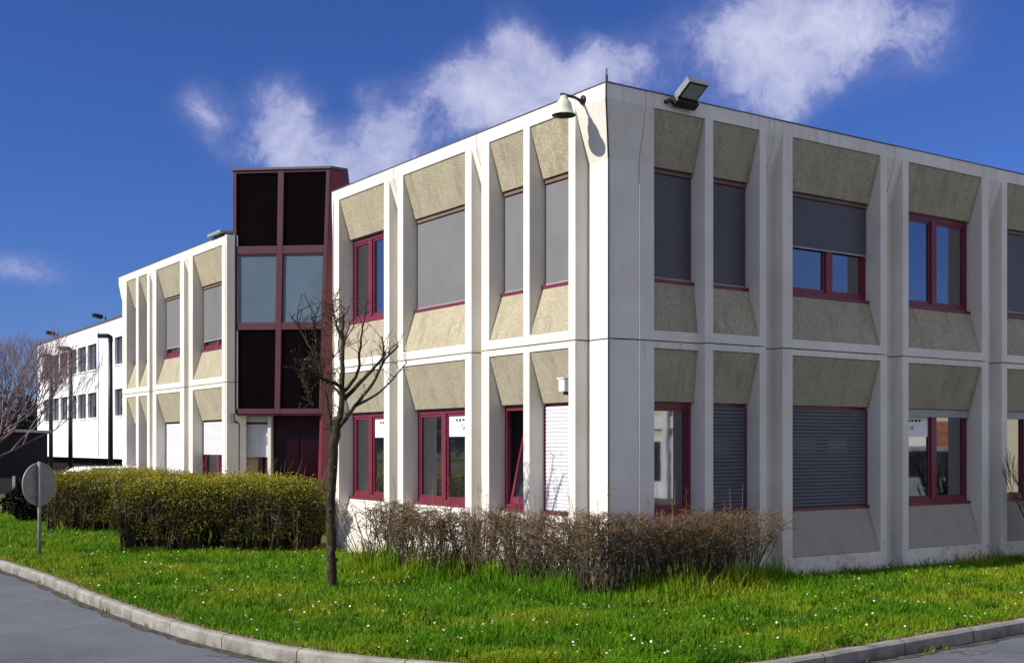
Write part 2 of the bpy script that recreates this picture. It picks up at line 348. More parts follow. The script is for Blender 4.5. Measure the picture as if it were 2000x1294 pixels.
def window(face, a, b, st, kind='double', shut=0.0, smat=None, slats=False, paper=False, label=None, box=False, tilt=False, under=None, split=.5):
    z0, z1 = st['sill'], st['lip']; m = MB(); F = .055
    n0, n1 = .262, .325
    fbox(m, face, a, a+F, n0, n1, z0, z1); fbox(m, face, b-F, b, n0, n1, z0, z1)
    fbox(m, face, a+F, b-F, n0, n1, z1-.075, z1-.001); fbox(m, face, a+F, b-F, n0, n1, z0, z0+.065)
    fbox(m, face, a+.004, b-.004, .19, .262, z0-.033, z0+.006)         # sill nose
    mid = a + (b-a)*split
    if kind == 'double': fbox(m, face, mid-.06, mid+.06, n0-.012, n1, z0+.065, z1-.075)
    # sash rings
    pans = [(a+F, mid-.06), (mid+.06, b-F)] if kind == 'double' else [(a+F, b-F)]
    for p, q in pans:
        if tilt: continue
        w = .038; k0, k1 = n0+.014, n1-.004
        fbox(m, face, p, p+w, k0, k1, z0+.065, z1-.075); fbox(m, face, q-w, q, k0, k1, z0+.065, z1-.075)
        fbox(m, face, p+w, q-w, k0, k1, z0+.065, z0+.065+w); fbox(m, face, p+w, q-w, k0, k1, z1-.075-w, z1-.075)
    wn = m.build('window', M['maroon'], office)
    if label: wn['label'] = label
    for p, q in pans:
        if tilt:                                                       # bottom-hung sash leaning into the room
            T = lambda s, h, n: W(face, s, .30 + h*math.sin(R(12)) + n*math.cos(R(12)), z0+.07 + h*math.cos(R(12)) - n*math.sin(R(12)))
            hh = z1-z0-.16
            def tb(mm, s0, s1, h0, h1, q0, q1): mm.hexa([T(s, h, n) for h in (h0, h1) for s, n in ((s0,q0),(s1,q0),(s1,q1),(s0,q1))])
            ms = MB(); tb(ms, p, p+.06, 0, hh, 0, .05); tb(ms, q-.06, q, 0, hh, 0, .05); tb(ms, p+.06, q-.06, 0, .09, 0, .05); tb(ms, p+.06, q-.06, hh-.06, hh, 0, .05)
            ms.build('tilted_sash', M['maroon'], wn)
            mg = MB(); tb(mg, p+.06, q-.06, .09, hh-.06, .02, .03); mg.build('pane', M['glass'], wn)
            md = MB(); fbox(md, face, a-.1, b+.1, .88, .89, z0-.1, z1+.1); md.build('black_backing', M['dark'], wn)  # near-black sheet paints in the darkness of the room
        else:
            mg = MB(); fbox(mg, face, p+.03, q-.03, .298, .306, z0+.09, z1-.10); mg.build('pane', M['glass'], wn)
    if under:
        mc = MB(); fbox(mc, face, a+F, b-F, .285, .292, z0+.07, z1-.1); mc.build('curtain', M[under], wn)
    if box or (shut > 0 and not slats):
        mb = MB(); fbox(mb, face, a+.012, b-.012, .228 if not box else .222, .262, z1-.062 if not box else z1-.12, z1-.022 if not box else z1-.01)
        mb.build('shutter_box', M['zinc'] if box else M['headbox'], wn)
    if shut > 0:
        zt = z1-.045 if slats else z1-.076; zb = zt - (zt-z0-.012)*shut; mb = MB()
        if slats:
            k = max(1, int(round((zt-zb)/.048))); h = (zt-zb)/k
            for i in range(k):
                za = zb+i*h
                A, B = a+.03, b-.03
                pr = [(.246, za), (.236, za+.012), (.236, za+h-.012), (.246, za+h-.0015), (.254, za+h-.0015), (.254, za)]
                PA = [W(face, A, n, z) for n, z in pr]; PB = [W(face, B, n, z) for n, z in pr]
                for q in range(6): mb.face([PA[q], PA[(q+1) % 6], PB[(q+1) % 6], PB[q]])
                mb.face(PA); mb.face(PB[::-1])
            so = mb.build('roller_shutter', smat, wn)
            
            for r0 in (a+.002, b-.03):
                mr = MB(); fbox(mr, face, r0, r0+.028, .228, .262, z0+.01, zt); mr.build('guide_rail', M['maroon'], wn)
        else:
            fbox(mb, face, a+.062, b-.03, .241, .247, zb+.022, zt-.005); so = mb.build('screen_blind', smat, wn)
            mr = MB(); fbox(mr, face, a+.06, b-.03, .236, .249, zb, zb+.022); mr.build('bottom_bar', M['zinc'], wn)
    if paper:
        p, q = pans[0] if face == 'L' else pans[0]
        mp = MB(); zz = z1-.115
        fbox(mp, face, p+.03, q-.03, .2915, .2935, zz-.30, zz); po = mp.build('paper_sheet', M['paper'], wn)
        mi = MB(); L = q-p-.06
        for i in range(7):                                             # a line of small print and a ticked mark
            s0 = p+.05+L*.78*i/7; fbox(mi, face, s0, s0+L*.075, .2885, .2905, zz-.075-.006*(i % 2), zz-.045)
        c = p+.03+L*.5
        for sg, hh in ((-1, .05), (1, .075)):
            mi.hexa([W(face, c+sg*x, n, zz-.20+z) for z0_, z1_ in ((0, hh),) for x, n, z in
                     ((0,.2885,0),(.016,.2885,0),(.016,.2905,0),(0,.2905,0),(.03,.2885,hh),(.046,.2885,hh),(.046,.2905,hh),(.03,.2905,hh))])
        mi.build('small_print', M['ink'], wn)
    return wn
# module tables: outer edges, openings
Lm = [('A1', .60, 2.71, [(.74,1.57),(1.71,2.52)]), ('A2', 2.96, 5.07, [(3.13,4.90)]), ('A3', 5.33, 7.28, [(5.51,7.09)]),
      ('B1', 12.30, 14.47, [(12.47,14.21)]), ('B2', 14.76, 16.96, [(15.03,16.70)]), ('B3', 17.20, 19.38, [(17.38,18.05),(18.26,19.03)])]
Rm = [('R1', .62, 2.68, [(.85,1.59),(1.73,2.56)]), ('R2', 2.99, 5.12, [(3.18,4.98)]), ('R3', 5.47, 7.53, [(5.60,7.36)]),
      ('R4', 7.88, 9.98, [(8.02,9.80)]), ('R5', 10.32, 12.42, [(10.46,12.24)]), ('R6', 12.76, 14.86, [(12.9,14.68)])]
def ext(mods, i, lim0, lim1):
    lo, hi = mods[i][1], mods[i][2]
    a = lim0 if i == 0 else (mods[i-1][2]+lo)/2+.004
    b = lim1 if i == len(mods)-1 else (hi+mods[i+1][1])/2-.004
    return a, b
for up, st in ((True, UP), (False, LO)):
    for grp, face, l0, l1 in ((Lm[:3], 'L', .60, 7.30), (Lm[3:], 'L', 12.27, 19.40), (Rm, 'R', .62, 15.0)):
        for i, (nm, lo, hi, ops) in enumerate(grp):
            a, b = ext(grp, i, l0, l1)
            facade_panel(face, a, b, lo, hi, ops, st, up, fin0=.12 if nm == 'R1' else 0)
    # corner piece, and the two free ends, as lofts in plan
    def loft(levels, plan, name):
        m = MB(); prev = None
        for z, o in levels:
            cur = [p + Vector((0,0,z)) for p in plan(o)]
            if prev: 
                for k in range(len(cur)-1): m.face([prev[k], prev[k+1], cur[k+1], cur[k]])
            prev = cur
        m.face(prev)
        return m.build(name, M['conc'], office, merge=True, out=(OUT('L')+OUT('R')), bevel=.006)
    lev = [(UP['z0'], CH), (UP['lip'], CH), (UP['t'], 0), (UP['z1'], 0)] if up else [(LO['z0'], CH), (LO['z1'], CH)]
    loft(lev, lambda o: [W('L', .594, .34, 0), W('L', .594, o, 0), W('L', o, o, 0), W('R', .614, o*.66, 0), W('R', .614, .34, 0)], 'corner_pier')  # right-hand strip sloped along the sun's path so it stays unlit
    lev = [(UP['z0'], .04), (UP['lip'], .04), (UP['t'], 0), (UP['z1'], 0)] if up else [(LO['z0'], .04), (LO['z1'], .04)]
    loft(lev, lambda o: [W('L', 7.36-o, 2.3, 0), W('L', 7.36-o, .0, 0), W('L', 7.302, 0, 0)], 'end_wall')
    lev = [(UP['z0'], .27), (UP['lip']-.15, .27), (UP['t'], 0), (UP['z1'], 0)] if up else [(LO['z0'], .27), (LO['z1'], .27)]
    loft(lev, lambda o: [W('L', 19.69-o, 9, 0), W('L', 19.69-o, o*.3, 0), W('L', 19.402, o*.02, 0)], 'end_wall')
    m = MB(); z0, z1 = st['z0'], st['z1']
    fbox(m, 'L', 12.20, 12.268, .0, .42, z0, z1); m.build('end_wall', M['conc'], office, bevel=.006)
# body behind the panels (flat roof on top)
out = [(.9,.9),(.9,15),(10,15),(10,11),(19.3,11),(19.3,.9),(12.35,.9),(12.35,2.6),(7.2,2.6),(7.2,.9)]
m = MB(); lo_ = [W('L', s, n, -.3) for s, n in out]; hi_ = [W('L', s, n, 5.93) for s, n in out]
for k in range(len(out)): m.face([lo_[k], lo_[(k+1) % len(out)], hi_[(k+1) % len(out)], hi_[k]])
m.build('inner_wall', M['conc'], office)
m = MB(); out2 = [(.12,.12),(.12,15),(10,15),(10,11),(19.3,11),(19.3,.12),(12.3,.12),(12.3,2.5),(7.25,2.5),(7.25,.12)]
for zz, rev in ((5.94, False), (5.99, True)):
    bmf = [W('L', s, n, zz) for s, n in out2]
    for tri in ((0,1,2,9),(2,3,7,8),(8,9,2),(3,4,5,6),(6,7,3)): m.face([bmf[k] for k in tri])
roof = m.build('roof', M['zinc'], office)
for fc, c0, c1 in (('L', -.012, 7.36), ('L', 12.20, 19.70), ('R', .112, 15.0)):   # thin dark coping along the roof edge
    m = MB(); fbox(m, fc, c0, c1, -.008, .11, 6.032, 6.044); m.build('coping', M['coping'], office)
m = MB(); T = Matrix.Translation(W('L', 12.55, .5, 6.06))
fbox(m, 'L', 12.3, 13.05, -.10, .8, 6.075, 6.135); fbox(m, 'L', 12.4, 12.9, .1, .6, 6.056, 6.075); m.build('roof_flashing', M['zinc'], office, bevel=.008)

# windows
sg, sd, ww, gg = M['screen'], M['screen_dark'], M['slat_white'], M['slat_grey']
window('L', .74, 1.57, UP, 'single', 1, sg); window('L', 1.71, 2.52, UP, 'single', 1, sg)
window('L', 3.13, 4.90, UP, 'double', 1, sg); window('L', 5.51, 7.09, UP, 'double', split=.59, label='upper casement with no blind beside the stair tower')
window('L', 12.47, 14.21, UP, 'double', .87, sg); window('L', 15.03, 16.70, UP, 'double', .86, sg)
window('L', 17.38, 18.05, UP, 'single', .9, sg); window('L', 18.26, 19.03, UP, 'single', .9, sg)
window('L', .74, 1.57, LO, 'single', 1, ww, True, label='ground floor window behind a closed white roller shutter')
window('L', 1.71, 2.52, LO, 'single', tilt=True, label='narrow window with its sash tilted into a dark room')
window('L', 3.13, 4.90, LO, 'double', paper=True, split=.56); window('L', 5.51, 7.09, LO, 'double', paper=True, split=.59)
window('L', 12.47, 14.21, LO, 'double', .52, ww, True); window('L', 15.03, 16.70, LO, 'double', 1, ww, True)
window('L', 17.38, 18.05, LO, 'single', 1, gg, True); window('L', 18.26, 19.03, LO, 'single', 1, gg, True)
window('R', .85, 1.59, UP, 'single', 1, sd); window('R', 1.73, 2.56, UP, 'single', 1, sd)
window('R', 3.18, 4.98, UP, 'double', .52, sd, split=.56, label='upper window with grey blind drawn half way down')
window('R', 5.60, 7.36, UP, 'double', split=.53, label='upper casement with no blind, reflecting blue sky')
window('R', 8.02, 9.80, UP, 'double', .96, sd); window('R', 10.46, 12.24, UP, 'double', 0); window('R', 12.9, 14.68, UP, 'double', 1, sd)
window('R', .85, 1.59, LO, 'single', label='narrow ground floor casement reflecting a pale building'); window('R', 1.73, 2.56, LO, 'single', 1, gg, True)
window('R', 3.18, 4.98, LO, 'double', 1, gg, True, label='wide ground floor window behind a closed grey roller shutter')
window('R', 5.60, 7.36, LO, 'double', paper=True, box=True, split=.53); window('R', 8.02, 9.80, LO, 'double', box=True)
window('R', 10.46, 12.24, LO, 'double', 1, gg, True); window('R', 12.9, 14.68, LO, 'double', 0)
# ------------------------------------------------------------------ stair tower: glazed bay turned across the recess
P1 = W('L', 12.25, .16, 0); ang = R(6); e1 = Vector((math.cos(ang), -math.sin(ang), 0))
def width(z): return 1.86 + (z-2.4)/(7.36-2.4)*.165
ZT, ZB = 7.385, 2.395
nrm = Vector((-math.sin(ang), -math.cos(ang), 0))                        # outward
def TW(u, z, n=0.0): return P1 + e1*(u*width(z)) + nrm*n + Vector((0,0,z))
def tq(mb, u0, u1, z0, z1, n0, n1): mb.hexa([TW(u, z, n) for z in (z0, z1) for u, n in ((u0,n1),(u1,n1),(u1,n0),(u0,n0))])
levels = [(ZB, 2.50), (4.10, 4.235), (5.64, 5.80), (7.28, ZT-.045)]
m = MB(); us = [(0, .038), (.468, .528), (.962, 1.0)]
for u0, u1 in us: tq(m, u0, u1, ZB, ZT-.045, -.06, .03)
for z0, z1 in levels:
    for (a0, a1), (b0, b1) in zip(us[:-1], us[1:]): tq(m, a1, b0, z0, z1, -.06, .024)
tower = m.build('stair_tower', M['mfade'], office, bevel=.006)
for k in range(3):
    for j, ((a0, a1), (b0, b1)) in enumerate(zip(us[:-1], us[1:])):
        z0, z1 = levels[k][1], levels[k+1][0]
        m = MB(); tq(m, a1, b0, z0, z1, -.03, -.015); m.build('tower_pane', M['paleglass'] if k == 1 else M['tint'], tower)
        if k == 1:
            m = MB(); w = .012
            du = w/1.9*1.3
            tq(m, a1, a1+du, z0, z1, -.014, .012); tq(m, b0-du, b0, z0, z1, -.014, .012); tq(m, a1+du, b0-du, z0, z0+.02, -.014, .012); tq(m, a1+du, b0-du, z1-.02, z1, -.014, .012)
            m.build('pane_trim', M['mfade'], tower)
def P2(z): return TW(1.0, z)
m = MB(); n_out = Vector((dR.y, -dR.x, 0)); rec = dR*.34                 # return face of the bay
for za, zb in ((-.2, ZB), (ZB, ZT-.045)):
    a, b = P2(za)+Vector((0,0,0)), P2(zb)
    lowp = lambda p, q: p
    A = [P2(za), P2(za)+rec, P2(za)+rec-n_out*.12-dR*.0, P2(za)-n_out*.12]
    B = [P2(zb), P2(zb)+rec, P2(zb)+rec-n_out*.12, P2(zb)-n_out*.12]
    m.hexa(A + B)
m.build('side_panel', M['maroon'], tower)
m = MB()
cap = [TW(-.02, ZT, .05), TW(1.01, ZT, .05), TW(1.0, ZT)+rec+dR*.03+n_out*.03, TW(1, ZT)+rec+dR*.9-n_out*1.6, TW(0, ZT)-nrm*2.6, TW(-.02, ZT)]
lo6 = [p - Vector((0,0,.045)) for p in cap]; k = len(cap)
m.face(cap); m.face(lo6[::-1])
for i in range(k): m.face([lo6[i], lo6[(i+1) % k], cap[(i+1) % k], cap[i]])
m.build('tower_roof', M['coping'], tower)
m = MB(); b1, b2 = [TW(0,0), TW(0,0)-nrm*2.4], None                       # hidden far sides of the bay
for p, q in ((TW(0.02,0,-.05), TW(0.02,0)-nrm*2.5), (P2(0)+rec-n_out*.1, P2(0)+rec+dR*.8-n_out*1.5), (TW(0.02,0)-nrm*2.5, P2(0)+rec+dR*.8-n_out*1.5)):
    m.face([p+Vector((0,0,ZB)), q+Vector((0,0,ZB)), q+Vector((0,0,ZT-.046)), p+Vector((0,0,ZT-.046))])
m.build('tower_wall', M['maroon'], tower)
m = MB(); tq(m, .0, .999, ZB-.03, ZB-.002, -1.2, -.0); m.build('soffit', M['maroon'], tower)
# wall with a half shuttered window under the bay, a white jamb, then the dark entrance
def lq(mb, x0, x1, z0, z1, n0, n1): mb.hexa([P1 + e1*x + nrm*n + Vector((0,0,z)) for z in (z0, z1) for x, n in ((x0,n1),(x1,n1),(x1,n0),(x0,n0))])
m = MB(); lq(m, .66, .73, -.2, ZB-.031, -.30, -.18); lq(m, .04, .66, 2.24, ZB-.031, -.40, -.24); lq(m, .04, .66, -.2, .82, -.40, -.24)
m.build('porch_wall', M['conc'], office, bevel=.006)
m = MB(); lq(m, .04, .10, .82, 2.24, -.38, -.30); lq(m, .60, .66, .82, 2.24, -.38, -.30); lq(m, .10, .60, 2.15, 2.24, -.38, -.30); lq(m, .10, .60, .82, .88, -.38, -.30); lq(m, .42, .50, .88, 2.15, -.38, -.305)
pw = m.build('window', M['maroon'], office); pw['label'] = 'porch window with a white shutter lowered half way'
m = MB(); lq(m, .10, .42, .88, 2.15, -.36, -.35); m.build('curtain', M['curtain'], pw)
m = MB()
for i in range(14):
    z = 1.52+i*.048; lq(m, .06, .645, z, z+.043, -.295, -.275)
m.build('roller_shutter', M['slat_white'], pw)
m = MB(); lq(m, .731, 1.86, -.2, ZB-.031, -.42, -.37); door_wall = m.build('entrance_wall', M['doorred'], office)
m = MB(); lq(m, .80, 1.28, .05, 2.05, -.368, -.35); m.build('entrance_door', M['doorglass'], office)
m = MB(); lq(m, 1.33, 1.72, .05, 2.05, -.368, -.35); m.build('entrance_door', M['doorglass'], office)
m = MB(); m.tube([P1+e1*.03+nrm*.09+Vector((0,0,2.40)), P1+e1*.05+nrm*.10+Vector((0,0,2.26)), P1+e1*.10-nrm*.05+Vector((0,0,2.20)), P1+e1*.09-nrm*.05+Vector((0,0,.0))], .03, 8)
m.build('downpipe', M['coping'], office)
# ------------------------------------------------------------------ fixtures on the facade
t = empty('wall_lamp', W('L', .432, 0, 5.93), 'bell shaped cream lamp on a black arm at the top corner of the sunlit wall', 'lamp')
m = MB(); B = W('L', .432, 0, 5.93)
m.tube([B+dR*.02, B-dR*.02], .05, 12); m.tube([B-dR*.01, B-dR*.03-Vector((0,0,.05)), B-dR*.06-Vector((0,0,.02)), B-dR*.12+Vector((0,0,0)), B-dR*.30+Vector((0,0,.01)), B-dR*.34+Vector((0,0,.005))], [.03,.028,.02,.017,.017,.02], 8)
m.build('bracket_arm', M['black'], t, smooth=True)
H = B-dR*.30
m = MB(); m.lathe(H, [(.001,-.0),(.038,-.004),(.046,-.03),(.060,-.055),(.085,-.085),(.100,-.12),(.106,-.16),(.118,-.20),(.142,-.225),(.146,-.238)], 28)
m.build('lamp_shade', M['cream_enamel'], t, smooth=True)
m = MB(); m.lathe(H, [(.146,-.2385),(.138,-.2375),(.114,-.20),(.098,-.15),(.05,-.10),(.001,-.095)], 28); m.build('shade_inside', M['lamp_in'], t, smooth=True)
m = MB(); m.lathe(H, [(.001,-.13),(.03,-.14),(.036,-.17),(.03,-.20),(.001,-.215)], 14); m.build('bulb', M['lens'], t, smooth=True)

t = empty('floodlight', W('R', 1.05, 0, 5.95), 'black floodlight with grey glass tilted out over the roof edge', 'floodlight')
O = W('R', 1.02, -.03, 5.93); ex = dR; ey = (-dL*.28+Vector((0,0,.19))).normalized(); ez = ex.cross(ey).normalized()
if ez.z > 0: ez = -ez
Tm = Matrix((( ex.x, ey.x, ez.x, O.x), (ex.y, ey.y, ez.y, O.y), (ex.z, ey.z, ez.z, O.z), (0,0,0,1)))
m = MB(); m.box(0, .32, .10, .36, -.075, 0, Tm); fl = m.build('lamp_housing', M['black'], t, bevel=.012)
m = MB(); m.box(-.02, .34, .0, .11, -.08, .055, Tm); m.build('gear_box', M['black'], t, bevel=.015)
m = MB(); m.box(.03, .29, .128, .335, .001, .006, Tm); m.build('glass_cover', M['lens'], t)
m = MB(); m.box(-.008, -.001, .09, .365, -.078, .006, Tm); m.box(-.008, .328, .361, .372, -.078, .008, Tm); m.build('trim_frame', M['steel'], t)
m = MB(); m.tube([W('R', .93, .0, 5.95), W('R', .93, -.07, 5.95)], .028, 8); m.tube([W('R', .93, -.05, 5.95), W('R', 1.06, -.06, 5.95)], .02, 8); m.build('wall_bracket', M['black'], t)

t = empty('lightning_conductor', W('L', .06, .06, 5.9), 'thin dark conductor cable down the corner with a short rod above the roof', 'cable')
m = MB(); cpt = [(6.20, .03), (6.03, -.012), (5.85, -.012), (5.2, .188), (3.04, .188), (0, .188)]
m.tube([W('L', o, o, z) for z, o in cpt], .011, 6); m.build('cable', M['black'], t)
m = MB(); m.tube([W('L', .03, .03, 6.06), W('L', .03, .03, 6.13)], .018, 6); m.build('rod_clamp', M['coping'], t)

t = empty('wall_light', W('L', .84, .09, 2.5), 'small white security light under the corner of the sunlit ground floor panel', 'light')
m = MB(); fbox(m, 'L', .80, .915, -.02, .10, 2.42, 2.575); m.build('housing', M['white'], t, bevel=.01)
m = MB(); fbox(m, 'L', .79, .925, -.035, .09, 2.576, 2.592); m.build('hood', M['white'], t)
m = MB(); fbox(m, 'L', .82, .86, .01, .07, 2.38, 2.419); m.build('sensor', M['black'], t)

# ------------------------------------------------------------------ ground, road, kerb
kerbL = [(-60,21.0),(-30,20.6),(-14,20.2),(-10.5,19.9),(-8.9,19.3),(-7.85,18.21),(-6.42,16.31),(-4.84,13.95),(-3.32,11.84),(-2.16,10.55),(-1.28,9.9),(-.48,9.56),(.3,9.36),(1.0,9.30),(1.6,9.40),(2.12,9.68),(2.97,10.33),(3.83,11.0),(5.16,12.02),(20,23.6),(45,43.1)]
def catmull(P, step=.12):
    outp = []
    P = [Vector((*p, 0)) for p in P]
    for i in range(len(P)-1):
        a, b, c, d = P[max(i-1,0)], P[i], P[i+1], P[min(i+2, len(P)-1)]
        k = max(1, int((c-b).length/max(step, (c-b).length/60)))
        for j in range(k):
            t_ = j/k; al = (c-b).length
            m1 = (c-a)/max((c-a).length, 1e-6)*al; m2 = (d-b)/max((d-b).length, 1e-6)*al
            outp.append(b*(2*t_**3-3*t_**2+1) + m1*(t_**3-2*t_**2+t_) + c*(-2*t_**3+3*t_**2) + m2*(t_**3-t_**2))
    outp.append(P[-1]); return outp
kc = catmull(kerbL)
kc = [p+Vector((.006*math.sin(i*1.7)+.004*math.sin(i*.61), .006*math.cos(i*1.3), 0)) for i, p in enumerate(kc)]
def offset(P, d):
    o = []
    for i, p in enumerate(P):
        tdir = (P[min(i+1, len(P)-1)] - P[max(i-1, 0)]).normalized(); o.append(p + Vector((tdir.y, -tdir.x, 0))*d)
    return o
ko = offset(kc, .13)
ROADZ = -.12
m = MB(); m.face([(-700,-500,-.24),(700,-500,-.24),(700,900,-.24),(-700,900,-.24)]); tag(m.build('ground', M['soil']), kind='structure')
m = MB(); m.face([(-90,-30,ROADZ),(90,-30,ROADZ),(90,60,ROADZ),(-90,60,ROADZ)]); tag(m.build('road', M['asphalt']), kind='structure')
m = MB()                                                                # kerb: top, worn arris, face
prof_in, a1, a2 = kc, offset(kc, .07), offset(kc, .098)
for i in range(len(kc)-1):
    A = [P[i] + Vector((0,0,z)) for P, z in ((kc,-.10),(kc,.012),(a1,.010),(a2,-.012),(a2,ROADZ-.02))]
    B = [P[i+1] + Vector((0,0,z)) for P, z in ((kc,-.10),(kc,.012),(a1,.010),(a2,-.012),(a2,ROADZ-.02))]
    for k in range(4): m.face([A[k], B[k], B[k+1], A[k+1]])
kerb_o = tag(m.build('kerb', M['kerb'], merge=False, smooth=False), kind='structure')
# dark joints between the kerb stones and gutter dirt
m = MB(); acc = 0
for i in range(1, len(kc)-1):
    acc += (kc[i]-kc[i-1]).length
    if acc > 1.0+.25*math.sin(i*.7) and abs(kc[i].x) < 12:
        acc = 0; tdir = (kc[i+1]-kc[i-1]).normalized()*.004
        for z0, z1, P, Q in ((.0135,.0115,kc,a1),(.0115,-.0105,a1,a2)):
            m.face([P[i]-tdir+Vector((0,0,z0)), P[i]+tdir+Vector((0,0,z0)), Q[i]+tdir+Vector((0,0,z1)), Q[i]-tdir+Vector((0,0,z1))])
        o3 = offset(kc, .1)
        m.face([o3[i]-tdir+Vector((0,0,-.012)), o3[i]+tdir+Vector((0,0,-.012)), o3[i]+tdir+Vector((0,0,ROADZ)), o3[i]-tdir+Vector((0,0,ROADZ))])
tag(m.build('kerb_joints', M['dark']), kind='structure')
o_in = offset(kc, .102)                                                # grit and dirt gathered in the gutter
m = MB()
for i in range(len(kc)-1):
    if abs(kc[i].x) > 14: continue
    w0 = .05+.05*abs(math.sin(i*.37))+.04*abs(math.sin(i*1.9+1)); w1 = .05+.05*abs(math.sin((i+1)*.37))+.04*abs(math.sin((i+1)*1.9+1))
    t0 = (kc[i+1]-kc[i]).normalized(); nn = Vector((t0.y, -t0.x, 0))
    m.face([o_in[i]+Vector((0,0,ROADZ+.004)), o_in[i+1]+Vector((0,0,ROADZ+.004)), o_in[i+1]+nn*w1+Vector((0,0,ROADZ+.004)), o_in[i]+nn*w0+Vector((0,0,ROADZ+.004))])
tag(m.build('gutter_dirt', simple('gutter_grit', (.075,.068,.052), .95, .1, var=.55, scale=14)), kind='structure')
lawn_poly = [(p.x, p.y) for p in kc] + [(60,60),(60,120),(-80,120),(-80,21.2)]
m = MB(); bm = bmesh.new()
vs = [bm.verts.new((x, y, .0)) for x, y in lawn_poly]; f = bm.faces.new(vs); bmesh.ops.triangulate(bm, faces=[f])
me = bpy.data.meshes.new('lawn'); bm.to_mesh(me); bm.free(); me.materials.append(M['soil'])
lo = bpy.data.objects.new('lawn', me); COL.objects.link(lo); tag(lo, kind='structure')
# ------------------------------------------------------------------ vegetation
PX = np.array([p[0] for p in lawn_poly]); PY = np.array([p[1] for p in lawn_poly])
def in_lawn(x, y):
    ins = np.zeros(len(x), bool); n = len(PX); j = n-1
    for i in range(n):
        c = ((PY[i] > y) != (PY[j] > y)) & (x < (PX[j]-PX[i])*(y-PY[i])/(PY[j]-PY[i]+1e-12)+PX[i]); ins ^= c; j = i
    rx, ry = x-CX, y-CY
    s = rx*dL.x+ry*dL.y; n_ = rx*dR.x+ry*dR.y
    bld = (s > .0) & (n_ > .0) & (s < 20)
    return ins & ~bld
hedgeline = np.array([(-1.98,16.5),(1.15,13.48),(3.12,14.92)])
def dist_line(x, y, L):
    d = np.full(len(x), 1e9)
    for (x0,y0),(x1,y1) in zip(L[:-1], L[1:]):
        t_ = np.clip(((x-x0)*(x1-x0)+(y-y0)*(y1-y0))/((x1-x0)**2+(y1-y0)**2), 0, 1)
        d = np.minimum(d, np.hypot(x-x0-t_*(x1-x0), y-y0-t_*(y1-y0)))
    return d
def wavy(x, y, k, ph): return np.sin(x*k+ph)*np.cos(y*k*1.3-ph)+.6*np.sin(x*k*2.3-y*k*1.9+ph*2)
def blades(x, y, h, wd, lean, seed):
    r = np.random.default_rng(seed); n = len(x)
    a = r.uniform(0, 2*np.pi, n); b = r.uniform(0, 2*np.pi, n); L = h*lean*r.uniform(.2, 1.0, n)
    px, py = np.cos(a)*wd/2, np.sin(a)*wd/2; lx, ly = np.cos(b)*L, np.sin(b)*L
    V = np.zeros((n, 5, 3))
    V[:,0] = np.stack([x-px, y-py, np.full(n, -.01)], 1); V[:,1] = np.stack([x+px, y+py, np.full(n, -.01)], 1)
    V[:,2] = np.stack([x+px*.8+lx*.35, y+py*.8+ly*.35, h*.6], 1); V[:,3] = np.stack([x-px*.8+lx*.35, y-py*.8+ly*.35, h*.6], 1)
    V[:,4] = np.stack([x+lx, y+ly, h*np.sqrt(np.clip(1-(L/np.maximum(h,1e-6))**2*.5, .2, 1))], 1)
    i = np.arange(n)*5
    F = np.concatenate([np.stack([i,i+1,i+2],1), np.stack([i,i+2,i+3],1), np.stack([i+3,i+2,i+4],1)])
    return V.reshape(-1,3), F
NB = 500000
yy = 9.2 + (rng.random(NB)**1.9)*22; xw = yy*.47+.6
xx = -xw-.6+rng.random(NB)*(2*xw+3.2)
k = in_lawn(xx, yy); xx, yy = xx[k], yy[k]
hd = dist_line(xx, yy, hedgeline)
patch = wavy(xx, yy, 1.7, .4)+.5*wavy(xx, yy, 4.1, 1.9)
hh = (.045 + .028*np.clip(patch+.6, 0, 2))*rng.uniform(.5, 1.5, len(xx))
tall = np.clip(1-(hd-.15)/.75, 0, 1)
cornerdip = 1-.65*np.exp(-((xx-1.05)/.5)**2)
hh = hh + cornerdip*tall**1.2*np.clip(.85+.55*wavy(xx, yy, 3.3, .7), .08, 1.25)*rng.uniform(.03, .46, len(xx))
rx, ry = xx-CX, yy-CY
fx = -(rx*dL.x+ry*dL.y); fr = (fx > 0) & (fx < .35) & (rx*dR.x+ry*dR.y > 3)
hh = np.where(fr & (rng.random(len(xx)) < .25), hh*2.4, hh)
bare = wavy(xx, yy, 2.1, 5.0)+.6*wavy(xx, yy, 6.3, 1.2) > 1.25
hh = np.where(bare & (tall < .1), hh*.6, hh); kk = ~(bare & (tall < .1) & (rng.random(len(xx)) < .6)); xx, yy, hh, tall = xx[kk], yy[kk], hh[kk], tall[kk]
V, F = blades(xx, yy, hh, .0045+.0005*yy*rng.uniform(.5, 1.2, len(xx)), .85-.55*tall, 5)
g = fast_mesh('grass', V, F, M['grass']); tag(g, 'bright green lawn of short grass with taller tufts under the bare hedge', 'grass', kind='stuff')
